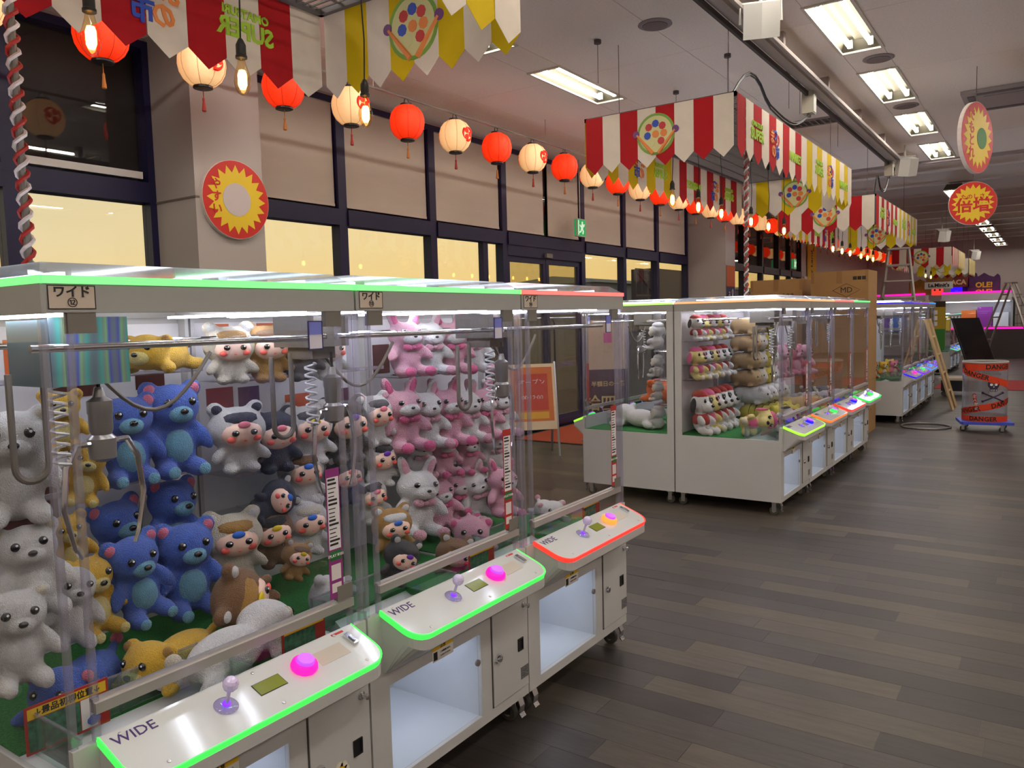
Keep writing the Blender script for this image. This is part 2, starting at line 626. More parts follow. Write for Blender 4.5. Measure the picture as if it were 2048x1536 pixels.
MB().box((WX - .45, Y_N, 2.70), (WX - .16, 23.4, 4.4)).build('wall_fascia', BLK, kind='structure')

# glazed double door in the door bay
dr = MB().box((WX - .06, 8.6, 2.46), (WX + .05, 10.56, 2.6)).build('door_1', NAVY, kind='structure')
MESHM = glass('mesh_glass', (226, 222, 205), .10, (200, 190, 150), refl=1.0, base=.03)
for k, (a, c) in enumerate(((8.6, 9.575), (9.585, 10.56))):
    lf = MB().frame(a, c, .02, 2.46, .075, WX - .04, WX + .02).box((WX - .04, a + .07, .02), (WX + .02, c - .07, .20)).build('door_leaf', NAVY, dr)
    MB().box((WX - .015, a + .07, .2), (WX - .005, c - .07, 2.39)).build('door_glass', MESHM, lf)
    yy = 9.5 if k == 0 else 9.66
    MB().tube([(WX + .06, yy, .75), (WX + .09, yy, .8), (WX + .09, yy, 1.55), (WX + .06, yy, 1.6)], .014, 8).build('pull_handle', BLACK, lf, True)
MB().box((WX + .02, 9.5, 2.47), (WX + .09, 9.66, 2.53)).build('door_sensor', GREYP, dr)

# columns
COLM = mat('column_panel', (184, 174, 166), .75, noise=(1.5, .02))
c1 = MB().box((WX, 3.67, 0), (-5.43, 4.30, CEIL)).build('column_1', COLM, kind='structure')
MB().box((WX, 3.664, 2.60), (-5.424, 4.306, 2.615)).build('joint_strip', mat('joint_brown', (120, 106, 96), .8), c1)  # thin brown strip round the column at the panel joint
c2 = MB().box((WX, 14.86, 0), (-5.22, 15.40, CEIL)).build('column_2', COLM, kind='structure')

# outside: paved lot, a low building with a stair tower
ASPH = mat('asphalt', (60, 58, 60), .9, noise=(.6, .15))
MB().box((-160, -80, -.3), (WX - .5, 260, -.14)).build('ground_outside', ASPH, kind='structure')
BLD = mat('slate_cladding', (108, 118, 132), .8, noise=(.3, .08))
t = thing('neighbour_building', 'low slate-grey building outside the windows near the second column', 'building', (-62, 131, -.14))
bwall = MB().box((-14, -18, 0), (0, 90, 7.6)).build('wall', BLD, t)
rb = MB().prism([(-15, 0), (1, 0), (1, .5), (-7, 1.3), (-15, .5)], -90.5, 18.5, Matrix.Translation((0, 0, 7.6)) @ Matrix.Rotation(R(90), 4, 'X')).build('roof', mat('pale_roof', (150, 158, 168), .7), t)
for k in range(8):
    MB().box((.0, -14 + k * 9, 2.2), (.12, -9 + k * 9, 4.6)).build('window', mat('dark_pane', (40, 46, 56), .2), t)
t = thing('stair_tower', 'dark open steel stair tower outside in front of the slate building', 'stair tower', (-40, 88, -.14))
sb = MB().box((-3, 0.6, 0), (0, 14.0, 7.6)).build('shaft', mat('dark_steel', (46, 42, 54), .6), t)
for k in range(3):
    MB().cyl((0, -4.4 + k * 1.6, 0), (0, -4.4 + k * 1.6, 7.4), .09, 6).build('post', MATS['dark_steel'], t)
for k in range(2):
    MB().box((-.06, -4.4, 7.2 - k * 3.0), (.06, .6, 7.4 - k * 3.0)).build('rail', MATS['dark_steel'], t)
    MB().tube([(0, -4.4, 7.2 - k * 3.0), (0, .6, 4.4 - k * 3.0)], .1, 6).build('stringer', MATS['dark_steel'], t)

# ================================================================== crane machines
MW, MD_ = .876, .885
GAP = .004
DZ0, DZ1, DX = .715, .655, .155        # control deck: back height, front height, reach
DY0, DY1 = .06, .808
def deck_z(x):
    return DZ0 + (DZ1 - DZ0) * x / DX
SL = math.atan2(DZ0 - DZ1, DX)

TRIMC = {'green': (70, 245, 90), 'lime': (150, 250, 60), 'red': (255, 60, 48), 'orange': (255, 120, 50), 'yellowgreen': (170, 255, 60), 'mint': (50, 235, 90), 'blue': (34, 8, 240), 'violet': (130, 20, 240),
         'sky': (40, 150, 255), 'purple': (110, 40, 255), 'amber': (255, 150, 60), 'magenta': (255, 20, 170), 'cyan': (80, 240, 190)}
def led(c, k=1.0, pale=0.0):
    if pale:
        q = tuple(int(v + (235 - v) * pale) for v in TRIMC[c])
        return mat('led_pale_%s' % c, q, .5, emit=q, es=k)
    return mat('led_%s_%g' % (c, k), TRIMC[c], .5, emit=TRIMC[c], es=1.0 * k)

ME = {}
def build_machine_meshes():
    y0, y1 = GAP, MW - GAP
    # cabinet
    b = MB()
    zb, zt = .11, .705
    oy0, oy1, oz0, oz1 = .088, .565, .148, .462
    x0, x1 = -MD_ + GAP, 0
    b.box((x1 - .018, y0, zb), (x1, oy0, zt)).box((x1 - .018, oy1, zb), (x1, y1, zt))
    b.box((x1 - .018, oy0, zb), (x1, oy1, oz0)).box((x1 - .018, oy0, oz1), (x1, oy1, zt))
    b.box((x0, y0, zb), (x1 - .018, y0 + .015, .60)).box((x0, y1 - .015, zb), (x1 - .018, y1, .60))
    b.box((x0, y0 + .015, zb), (x0 + .015, y1 - .015, 1.64)).box((x0, y0 + .015, zb), (x1 - .018, y1 - .015, zb + .012))
    # back strip of the side frames, up to the roof
    b.box((x0, y0, .60), (x0 + .06, y0 + .015, 1.64)).box((x0, y1 - .015, .60), (x0 + .06, y1, 1.64))
    ME['cabinet'] = b.mesh('cabinet', WHITE)
    # prize chute
    b = MB()
    cx = -.42
    b.add([(-.018, oy0, oz0), (-.018, oy1, oz0), (cx, oy1 - .03, oz0 + .02), (cx, oy0 + .03, oz0 + .02)], [(0, 1, 2, 3)])
    b.add([(cx, oy0 + .03, oz0 + .02), (cx, oy1 - .03, oz0 + .02), (cx + .10, oy1 - .06, .60), (cx + .10, oy0 + .06, .60)], [(0, 1, 2, 3)])
    b.add([(-.018, oy1, oz0), (-.018, oy1, oz1), (cx + .10, oy1 - .06, .60), (cx, oy1 - .03, oz0 + .02)], [(0, 1, 2, 3)])
    b.add([(-.018, oy0, oz0), (-.018, oy0, oz1), (cx + .10, oy0 + .06, .60), (cx, oy0 + .03, oz0 + .02)], [(3, 2, 1, 0)])
    b.add([(-.018, oy0, oz1), (-.018, oy1, oz1), (cx + .10, oy1 - .06, .60), (cx + .10, oy0 + .06, .60)], [(0, 3, 2, 1)])
    ME['chute'] = b.mesh('prize_chute', WHITE2)
    ME['chute_fill'] = MB().box((-.16, oy0 + .1, .475), (-.10, oy1 - .1, .485)).mesh('chute_fill', mat('chute_fill_glow', (255, 255, 255), .5, emit=(225, 235, 255), es=7.0))  # added glow strip, stands in for light falling through the prize hole
    ME['flap'] = MB().add([(-.010, oy0 + .004, oz0 + .004), (-.010, oy1 - .004, oz0 + .004), (-.010, oy1 - .004, oz1 - .004), (-.010, oy0 + .004, oz1 - .004)], [(0, 1, 2, 3)]).mesh('prize_flap', glass('flap_acrylic', (235, 240, 246), .07, (220, 226, 236), refl=.8))
    ME['bumper'] = MB().lathe([(.012, 0), (.012, .008), (.005, .01)], 12, Matrix.Rotation(R(90), 4, 'Y')).mesh('rubber_bumper', GREYP)
    # service door
    ME['door'] = MB().box((.0, .632, .155), (.006, .866, .508)).mesh('service_door', WHITE)
    ME['doorgap'] = MB().frame(.628, .870, .151, .512, .004, 0, .0025).mesh('door_seal', mat('door_gap', (70, 66, 62), .8))
    ME['lock'] = MB().lathe([(.017, 0), (.017, .006), (.013, .014), (.006, .015), (.006, .009)], 16, Matrix.Rotation(R(90), 4, 'Y')).mesh('door_lock', CHROME, True)
    ME['knob'] = MB().lathe([(.012, 0), (.012, .004), (.006, .006), (.006, .016), (.009, .018), (.009, .028), (.004, .03)], 14, Matrix.Rotation(R(90), 4, 'Y')).mesh('key_switch', CHROME, True)
    ME['slot'] = MB().frame(-.018, .018, -.025, .025, .006, 0, .004).box((-.001, -.012, -.019), (.001, .012, .019)).mesh('coin_slot', BLACK)
    ME['plate'] = MB().box((0, -.027, -.024), (.0012, .027, .024)).mesh('data_plate', mat('data_plate', (140, 138, 140), .35, .6, noise=(90, .5, (1, 1, 3))))
    # caution label
    ME['lab'] = MB().box((0, -.055, -.026), (.0012, .055, .012)).mesh('caution_label', PAPERW)
    ME['laby'] = MB().box((0, -.055, .012), (.0013, .055, .028)).mesh('caution_band', PAPERY)
    ME['labp'] = MB().box((.0012, -.05, -.021), (.0016, -.03, .007)).mesh('caution_pictogram', PRINT)
    # caster
    ME['fork'] = MB().box((-.022, -.022, .098), (.022, .022, .11)).box((-.02, -.018, .03), (.014, -.014, .1)).box((-.02, .014, .03), (.014, .018, .1)).mesh('caster', STEEL)
    ME['wheel'] = MB().lathe([(.018, -.013), (.034, -.012), (.036, -.008), (.036, .008), (.034, .012), (.018, .013)], 18, Matrix.Translation((-.006, 0, .0365)) @ Matrix.Rotation(R(90), 4, 'X')).mesh('wheel', RUBBER, True)
    ME['hub'] = MB().cyl((-.006, -.0155, .0365), (-.006, .0155, .0365), .016, 12).mesh('hub', mat('hub_cream', (188, 178, 150), .5))
    ME['pedal'] = MB().prism([(.012, .1), (.045, .098), (.055, .075), (.05, .045), (.062, .03), (.066, .034), (.055, .048), (.06, .078), (.05, .104), (.012, .106)], -.016, .016, Matrix.Rotation(R(90), 4, 'X')).mesh('brake_pedal', CHROME)
    # turf bed with white lip
    ME['turf'] = MB().box((-MD_ + .02, y0 + .015, .58), (-.30, y1 - .015, .605)).box((-.30, .50, .58), (-.02, y1 - .015, .605)).mesh('turf_bed', TURF)
    ME['lip'] = MB().box((-.30, y0 + .015, .575), (-.02, .06, .597)).box((-.045, .06, .575), (-.02, .5, .597)).mesh('prize_hole_lip', WHITE2)
    # prize guard (clear tray round the hole)
    g = MB()
    g.box((-.30, .045, .60), (-.296, .50, .70)).box((-.30, .045, .60), (-.05, .049, .70)).box((-.30, .496, .60), (-.05, .50, .70)).box((-.054, .045, .60), (-.05, .5, .66))
    ME['guard'] = g.mesh('prize_guard', TRAYM)
    e = MB()
    for z in (.70,):
        e.box((-.302, .043, z), (-.294, .502, z + .004)).box((-.302, .043, z), (-.05, .051, z + .004)).box((-.302, .494, z), (-.05, .502, z + .004))
    for (xx, yy) in ((-.3, .045), (-.3, .5), (-.3, .27)):
        e.box((xx - .003, yy - .003, .6), (xx + .003, yy + .003, .702))
    ME['guard_edge'] = e.mesh('guard_edge', EDGE)
    # control deck
    r = .06
    pl = [(0, DY0)] + arc((DX - r, DY0 + r), r, R(-90), 0, 6) + arc((DX - r, DY1 - r), r, 0, R(90), 6) + [(0, DY1)]
    n = len(pl)
    L_ = DX / math.cos(SL)
    def onpl(p, h):
        return (p[0] + math.sin(SL) * h, p[1], deck_z(p[0]) + math.cos(SL) * h)
    b = MB()
    top, bot = [onpl(p, 0) for p in pl], [onpl(p, -.008) for p in pl]
    b.add(top + bot, [tuple(range(n)), tuple(reversed(range(n, 2 * n)))] + [(i, n + i, n + (i + 1) % n, (i + 1) % n) for i in range(n)])
    ME['deck'] = b.mesh('control_deck', DECK)
    # led trim band along sides and front
    b = MB()
    o = .004
    cy = (DY0 + DY1) / 2
    def out(p):
        return (p[0] + (o if p[0] > 0 else 0), p[1] + (o if p[1] > cy else -o))
    t1, t0 = [onpl(out(p), .001) for p in pl], [onpl(out(p), -.017) for p in pl]
    i1, i0 = [onpl(p, .001) for p in pl], [onpl(p, -.017) for p in pl]
    vs_ = t1 + t0 + i1 + i0
    fs_ = []
    for i in range(n - 1):
        fs_ += [(i, n + i, n + i + 1, i + 1), (i, i + 1, 2 * n + i + 1, 2 * n + i), (n + i, 3 * n + i, 3 * n + i + 1, n + i + 1)]
    b.add(vs_, fs_)
    ME['trim'] = b.mesh('led_trim', led('green'))
    # apron under the deck
    b = MB()
    up = [(p[0], p[1], deck_z(p[0]) - .017) for p in pl]
    lo = [(max(0, p[0] - DX * .0) * .12, p[1], .515) for p in pl]
    md = [(p[0], p[1], deck_z(p[0]) - .05) for p in pl]
    vs_ = up + md + lo
    fs_ = []
    for i in range(n - 1):
        fs_ += [(i, n + i, n + i + 1, i + 1), (n + i, 2 * n + i, 2 * n + i + 1, n + i + 1)]
    fs_ += [tuple(range(n)), tuple(reversed(range(2 * n, 3 * n)))]
    b.add(vs_, fs_)
    ME['apron'] = b.mesh('deck_apron', WHITE)
    # silver rail and panes
    ME['rail'] = MB().box((-.014, .055, .770), (.008, .82, .794)).box((-.018, .055, .792), (-.002, .82, .80)).mesh('pane_rail', SILVER)
    ME['front'] = MB().add([(-.008, .06, .80), (-.008, .815, .80), (-.008, .815, 1.64), (-.008, .06, 1.64)], [(0, 1, 2, 3)]).mesh('front_pane', CLEAR)
    ME['low'] = MB().add([(-.008, .06, .61), (-.008, .815, .61), (-.008, .815, .77), (-.008, .06, .77)], [(0, 1, 2, 3)]).mesh('lower_pane', CLEAR)
    ME['side'] = MB().add([(-MD_ + .065, .002, .60), (-.012, .002, .60), (-.012, .002, 1.64), (-MD_ + .065, .002, 1.64)], [(0, 1, 2, 3)]).mesh('side_pane', CLEAR)
    ME['chamfer'] = MB().add([(-.011, .006, .61), (-.007, .059, .61), (-.007, .059, 1.64), (-.011, .006, 1.64)], [(0, 1, 2, 3)]).mesh('corner_pane', CLEAR)
    ME['post'] = MB().box((-.007, -.007, .60), (.007, .007, 1.645)).mesh('corner_post', EDGE)
    ME['bracket'] = MB().box((-.012, -.03, -.022), (.004, .03, .022)).mesh('pane_bracket', GREYP)
    # roof
    b = MB()
    b.box((-.03, y0, 1.640), (.006, y1, 1.700)).box((x0, y0, 1.640), (x0 + .03, y1, 1.700))
    b.box((x0 + .03, y0, 1.640), (-.03, y0 + .03, 1.700)).box((x0 + .03, y1 - .03, 1.640), (-.03, y1, 1.700))
    ME['roof'] = b.mesh('roof_frame', ROOF)
    b = MB()
    b.box((.004, y0, 1.700), (.010, y1, 1.717)).box((-MD_ + GAP, y0 - .002, 1.700), (.010, y0 + .004, 1.717)).box((-MD_ + GAP, y1 - .004, 1.700), (.010, y1 + .002, 1.717))
    ME['rooftrim'] = b.mesh('roof_led_trim', led('green'))
    b = MB()
    b.add([(.004, y0 + .002, 1.717), (.004, y1 - .002, 1.717), (-.05, y1 - .03, 1.748), (-.05, y0 + .03, 1.748)], [(0, 1, 2, 3)])
    b.add([(x0, y0 + .002, 1.717), (x0, y1 - .002, 1.717), (x0 + .04, y1 - .03, 1.748), (x0 + .04, y0 + .03, 1.748)], [(3, 2, 1, 0)])
    b.add([(x0, y0 + .002, 1.717), (.004, y0 + .002, 1.717), (-.05, y0 + .03, 1.748), (x0 + .04, y0 + .03, 1.748)], [(0, 1, 2, 3)])
    b.add([(x0, y1 - .002, 1.717), (.004, y1 - .002, 1.717), (-.05, y1 - .03, 1.748), (x0 + .04, y1 - .03, 1.748)], [(3, 2, 1, 0)])
    b.add([(x0 + .04, y0 + .03, 1.748), (-.05, y0 + .03, 1.748), (-.05, y1 - .03, 1.748), (x0 + .04, y1 - .03, 1.748)], [(0, 1, 2, 3)])
    ME['lid'] = b.mesh('roof_lid', LIDM)
    ME['ledbar'] = MB().box((-.72, -.008, 1.724), (-.10, .008, 1.732)).mesh('led_bar', LEDD)
    ME['ledin'] = MB().box((-.74, -.012, 1.690), (-.08, .012, 1.698)).mesh('interior_led', LEDW)
    ME['leddeck'] = MB().box((-.055, .10, 1.632), (-.035, .77, 1.637)).mesh('interior_led', LEDW)
    # interior
    ME['board'] = MB().box((-MD_ + .02, y0 + .016, .605), (-MD_ + .026, y1 - .016, 1.62)).mesh('back_board', mat('back_board', (232, 230, 232), .6))
    ME['gantry'] = MB().cyl((0, y0 + .02, 1.565), (0, y1 - .02, 1.565), .009, 10).mesh('gantry_rail', CHROME, True)
    b = MB().box((-.10, -.075, 1.50), (.10, .075, 1.60)).box((-.06, -.05, 1.46), (.06, .05, 1.50)).box((-.085, .076, 1.52), (.02, .086, 1.59))
    ME['carriage'] = b.mesh('claw_carriage', mat('claw_box', (104, 98, 90), .45, .3))
    ME['clawbody'] = MB().lathe([(.012, 0), (.032, .01), (.034, .06), (.024, .07), (.028, .08), (.028, .12), (.03, .125), (.03, .155), (.016, .165), (.010, .19)], 16).mesh('claw_head', mat('claw_grey', (150, 146, 142), .3, .6), True)
    b = MB().tube([(.0, .028, .05), (0, .075, .05), (0, .105, .0), (0, .118, -.10), (0, .095, -.20), (0, .08, -.23)], [.008, .008, .008, .007, .006, .005], 8)
    ME['arm'] = b.mesh('claw_arm', CHROME, True)
    ME['finger'] = MB().ball((0, .09, -.195), (.012, .02, .006)).mesh('claw_tip', CHROME, True)
    def hose(p, n=16):
        return [Vector(q) for q in p]
    pts = [(-.05, -.05, 1.48)]
    for i in range(13):
        a = math.pi * i / 12
        pts.append((-.05 + .0, -.105 + .055 * math.cos(a), 1.27 - .07 * math.sin(a)))
    pts = [(-.05, -.05, 1.48)] + [(-.05, -.05, 1.30)] + [(-.05, -.09 + .04 * math.cos(math.pi * i / 10), 1.24 - .04 * math.sin(math.pi * i / 10)) for i in range(11)] + [(-.05, -.13, 1.30), (-.05, -.13, 1.47)]
    ME['hose'] = MB().tube(pts, .0085, 8).mesh('hose_loop', HOSE, True)
    pts = [(0, 0, 0)] + [(0, .13 * i / 12 * 3.2 - .0, -.15 * math.sin(math.pi * i / 12)) for i in range(1, 13)]
    ME['swag'] = MB().tube(pts, .006, 8).mesh('cable_swag', HOSE, True)
    ME['spring'] = MB().tube([(.018 * math.cos(i * .9), .018 * math.sin(i * .9), -i * .0035) for i in range(60)], .004, 5).mesh('coil_cord', mat('coil_white', (205, 205, 206), .4), True)
    # tags
    ME['numtag'] = MB().box((0, -.048, -.024), (.001, .048, .024)).mesh('number_tag', mat('tag_cream', (206, 190, 172), .7))
    ME['numedge'] = MB().frame(-.049, .049, -.025, .025, .002, .0006, .0014).mesh('tag_border', PRINT)
    ME['hangtag'] = MB().box((0, -.024, -.04), (.002, .024, .0)).mesh('hang_tag', mat('tag_white', (222, 216, 230), .5))
    ME['hangtop'] = MB().box((-.0006, -.022, .0), (.0026, .022, .036)).mesh('tag_top', mat('tag_blue', (120, 128, 214), .5))
    ME['hangbdr'] = MB().frame(-.026, .026, -.042, .038, .003, -.001, .003).mesh('tag_border', mat('tag_navy', (50, 44, 96), .5))
    ME['strip'] = MB().box((0, -.026, -.19), (.001, .026, .19)).mesh('price_strip', PAPERR)
    ME['stripw'] = MB().box((.001, -.022, -.045), (.0014, .022, .165)).mesh('strip_text_panel', mat('strip_white', (235, 230, 232), .6))
    ME['stripg'] = MB().box((.001, -.022, -.078), (.0014, .022, -.050)).mesh('strip_price_panel', mat('strip_green', (30, 110, 50), .6))
    b = MB()
    random.seed(3)
    for k in range(17):
        z = .155 - k * .0118
        if k in (3, 4, 8, 9, 13):
            b.box((.0014, -.018, z), (.0017, .004, z + .003))
            continue
        b.box((.0014, -.019, z), (.0017, random.uniform(.006, .019), z + (.006 if k % 5 < 2 else .0028)))
    ME['striplines'] = b.mesh('strip_text_lines', PRINT)
    ME['strips'] = MB().box((.001, -.018, -.135), (.0014, .018, -.09)).box((.001, -.018, -.172), (.0014, .018, -.145)).mesh('strip_icons', mat('strip_icon', (226, 216, 214), .6))
    # deck fittings (built at deck origin, then placed)
    ME['joybase'] = MB().lathe([(.028, 0), (.030, .002), (.027, .005), (.010, .007)], 24).mesh('joystick', glass('joy_clear', (235, 232, 250), .25, (225, 215, 250), refl=1.2, base=.05), True)
    ME['joyglow'] = MB().lathe([(.010, .006), (.010, .010), (.004, .012)], 16).mesh('joystick_glow', led('purple', 1.6))
    ME['joystick'] = MB().cyl((0, 0, .008), (0, 0, .05), .0045, 10).mesh('joystick_shaft', mat('shaft', (205, 190, 225), .2, .3))
    ME['joyball'] = MB().ball((0, 0, .066), .0195, 12, 8).mesh('joystick_ball', mat('ball_crystal', (214, 200, 226), .25, emit=(190, 150, 255), es=.08, coat=.5))
    ME['btnring'] = MB().lathe([(.034, 0), (.037, .006), (.035, .016), (.028, .022), (.026, .022)], 24).mesh('button_ring', led('magenta', 1.0), True)
    ME['btncap'] = MB().lathe([(.0245, .018), (.0245, .027), (.022, .031), (.0, .032)], 24).mesh('button_cap', mat('btn_cap', (205, 120, 240), .25, emit=(190, 60, 255), es=.6), True)
    ME['lcd'] = MB().box((-.020, -.040, -.001), (.020, .040, .0015)).mesh('credit_display', mat('lcd_olive', (120, 128, 30), .2, emit=(120, 130, 20), es=.12))
    ME['lcdb'] = MB().box((-.022, -.042, .0), (.022, .042, .0008)).mesh('display_bezel', BLACK)
    b = MB()
    b.box((-.026, -.052, .0002), (.026, .052, .0006))
    ME['traytop'] = b.mesh('coin_tray', mat('tray_beige', (196, 186, 172), .5))
    b = MB()
    o_, i_ = [(-.026, -.052, .001), (.026, -.052, .001), (.026, .052, .001), (-.026, .052, .001)], [(-.018, -.043, -.012), (.018, -.043, -.012), (.018, .043, -.012), (-.018, .043, -.012)]
    ME['coin'] = MB().box((-.024, -.009, 0), (.024, .009, .009)).box((-.008, -.004, .009), (.016, .004, .013)).mesh('coin_chute', CHROME)
    ME['sticker'] = MB().box((-.004, -.022, 0), (.004, .022, .0006)).mesh('red_sticker', mat('sticker_red', (196, 40, 24), .4))
    ME['screw'] = MB().lathe([(.005, 0), (.005, .0015), (.002, .002)], 10).mesh('screw', STEEL)
build_machine_meshes()

def shelf_rods(t, zs):
    """display rods that carry the toys on the back board"""
    for z in zs:
        for yy in (.18, .46, .72):
            MB().cyl((-MD_ + .026, yy, z), (-MD_ + .20, yy, z), .004, 6).build('display_rod', CHROME, t)
        MB().box((-MD_ + .195, .05, z - .004), (-MD_ + .203, MW - .05, z + .012)).build('display_shelf_edge', EDGE, t)
        MB().box((-MD_ + .026, .05, z - .003), (-MD_ + .2, MW - .05, z)).build('display_shelf', CLEAR, t)

def machine(x, y, back, label, trim, btn, detail=2, group=None, shelves=(), num=None, carr=(.5, -.45), deckrot=None, price='red', rooftrim=None, claw=1.0):
    """detail 2: near, 1: middle, 0: far or turned away"""
    t = thing('crane_machine', label, 'crane machine', (x, y, 0), R(180) if back else 0, group)
    inst('cabinet', ME['cabinet'], t)
    inst('turf_bed', ME['turf'], t)
    inst('roof_frame', ME['roof'], t)
    inst('roof_led_trim', ME['rooftrim'], t, material=led(rooftrim or trim, .85, .36 if (rooftrim or trim) not in ('blue', 'violet', 'purple', 'sky') else .06))
    inst('roof_lid', ME['lid'], t)
    for yy in (.10, MW / 2, MW - .10):
        inst('led_bar', ME['ledbar'], t, (0, yy, 0))
    for yy in (.12, MW - .12):
        inst('interior_led', ME['ledin'], t, (0, yy, -.055))
    inst('front_pane', ME['front'], t)
    inst('lower_pane', ME['low'], t)
    for yy in (GAP + .001, MW - GAP - .005):
        inst('side_pane', ME['side'], t, (0, yy, 0))
    inst('corner_pane', ME['chamfer'], t)
    inst('corner_pane', ME['chamfer'], t, (0, MW, 0), None, (1, -1, 1))
    for (px, py) in ((-.012, .012), (-.008, .060), (-.012, MW - .012), (-.008, MW - .060)):
        inst('corner_post', ME['post'], t, (px, py, 0))
    inst('pane_rail', ME['rail'], t)
    inst('control_deck', ME['deck'], t)
    dk = [c for c in t.children if c.name.startswith('control_deck')][0]
    inst('led_trim', ME['trim'], dk, material=led(trim, 1.0))
    inst('deck_apron', ME['apron'], t)
    inst('prize_chute', ME['chute'], t)
    inst('back_board', ME['board'], t)
    for (px, py) in ((-.06, .05), (-.06, MW - .05), (-MD_ + .06, .05), (-MD_ + .06, MW - .05)):
        k = inst('caster', ME['fork'], t, (px, py, 0))
        inst('wheel', ME['wheel'], k)
        if px > -.1 and detail:
            inst('brake_pedal', ME['pedal'], k)
            inst('hub', ME['hub'], k)
    # deck fittings
    def on_deck(me, name, px, py, parent=dk, h=0.0, material=None, rz=0):
        o_ = inst(name, me, parent, (px + math.sin(SL) * h, py, deck_z(px) + math.cos(SL) * h), None, material=material)
        o_.rotation_mode = 'ZYX'
        o_.rotation_euler = (0, SL, rz)
        return o_
    js = on_deck(ME['joybase'], 'joystick', .071, .330, t)
    inst('joystick_shaft', ME['joystick'], js)
    inst('joystick_ball', ME['joyball'], js)
    inst('joystick_glow', ME['joyglow'], js)
    br = on_deck(ME['btnring'], 'push_button', .068, .573, t, material=led(btn, 1.0))
    inst('button_cap', ME['btncap'], br)
    if detail >= 1:
        inst('chute_fill', ME['chute_fill'], t)
        inst('prize_flap', ME['flap'], t)
        inst('rubber_bumper', ME['bumper'], t, (-.004, .545, .36))
        inst('prize_hole_lip', ME['lip'], t)
        g = inst('prize_guard', ME['guard'], t)
        inst('guard_edge', ME['guard_edge'], g)
        d = inst('service_door', ME['door'], t)
        inst('door_seal', ME['doorgap'], d)
        inst('door_lock', ME['lock'], d, (.006, .662, .335))
        inst('key_switch', ME['knob'], d, (.006, .835, .487))
        inst('coin_slot', ME['slot'], d, (.006, .812, .335))
        inst('data_plate', ME['plate'], d, (.006, .838, .215))
        l = inst('caution_label', ME['lab'], t, (.0005, .35, .480))
        inst('caution_band', ME['laby'], l)
        inst('caution_pictogram', ME['labp'], l)
        for s, (qy, qz) in (('注意', (0, .020)),):
            inst('lettering', text_mesh(s, .015, PRINT), l, (.0016, qy, qz), FX)
        if detail == 2:
            inst('lettering', text_mesh('この取出口から', .008, PRINT), l, (.0016, .012, .0), FX)
            inst('lettering', text_mesh('入らないでください', .006, PRINT), l, (.0016, .012, -.013), FX)
        lc = on_deck(ME['lcdb'], 'display_bezel', .070, .460)
        on_deck(ME['lcd'], 'credit_display', .070, .460)
        on_deck(ME['traytop'], 'coin_tray', .066, .672)
        on_deck(ME['coin'], 'coin_chute', .052, .758)
        for (qx, qy) in ((.015, .10), (.015, .45), (.015, .73), (.135, .14), (.135, .45), (.135, .74)):
            on_deck(ME['screw'], 'screw', qx, qy)
        on_deck(text_mesh('WIDE', .040, mat('logo_violet', (70, 40, 110), .4), .0004), 'logo_lettering', .030, .125, h=.0008, rz=R(90))
        on_deck(ME['sticker'], 'red_sticker', .012, .745)
        for (qy, qz) in ((.085, 1.618), (MW - .085, 1.618), (MW - .085, .82)):
            inst('pane_bracket', ME['bracket'], t, (0, qy, qz))
        h = thing_part('hang_tag', t, (.004, MW - .155, 1.575), ME['hangtag'])
        inst('tag_top', ME['hangtop'], h)
        inst('tag_border', ME['hangbdr'], h)
        s = inst('price_strip', ME['strip'], t, (.002, MW - .115, 1.00), material=(PAPERR if price == 'red' else mat('purple_strip', (140, 44, 120), .6)))
        for key in ('stripw', 'stripg', 'striplines', 'strips'):
            inst(ME[key].name.split('.')[0], ME[key], s)
        inst('lettering', text_mesh('1PLAY ¥100', .012, PAPERW), s, (.0018, 0, -.064), FX)
    # gantry and claw
    for px in (-.10, -.64):
        o = inst('gantry_rail', ME['gantry'], t, (px, 0, 0))
    cy, cx = carr[0] * MW, carr[1]
    c = inst('claw_carriage', ME['carriage'], t, (cx, cy, .03))
    inst('hose_loop', ME['hose'], c)
    inst('cable_swag', ME['swag'], c, (0, .03 if cy < .44 else -.03, 1.5), None, (1, .88 if cy < .44 else -.88, 1))
    hd = inst('claw_head', ME['clawbody'], t, (cx + .06, cy + .03, 1.27))
    inst('claw_cable', MB().cyl((0, 0, .18), (0, 0, .24), .005, 6).mesh('claw_cable', BLACK), hd)
    for a in (0, 180):
        am = inst('claw_arm', ME['arm'], hd, None, (0, 0, R(a + 12)))
    if detail >= 1:
        inst('coil_cord', ME['spring'], t, (cx + .08, cy - .08, 1.48))
    shelf_rods(t, shelves)
    if num:
        n = inst('number_tag', ME['numtag'], t, (.0065, .066, 1.672))
        inst('tag_border', ME['numedge'], n)
        inst('lettering', text_mesh('ワイド', .026, PRINT, bold=.0006), n, (.0015, 0, .010), FX)
        inst('lettering', text_mesh(num, .024, PRINT), n, (.0015, 0, -.012), FX)
    return t

def thing_part(name, parent, loc, me):
    return inst(name, me, parent, loc)

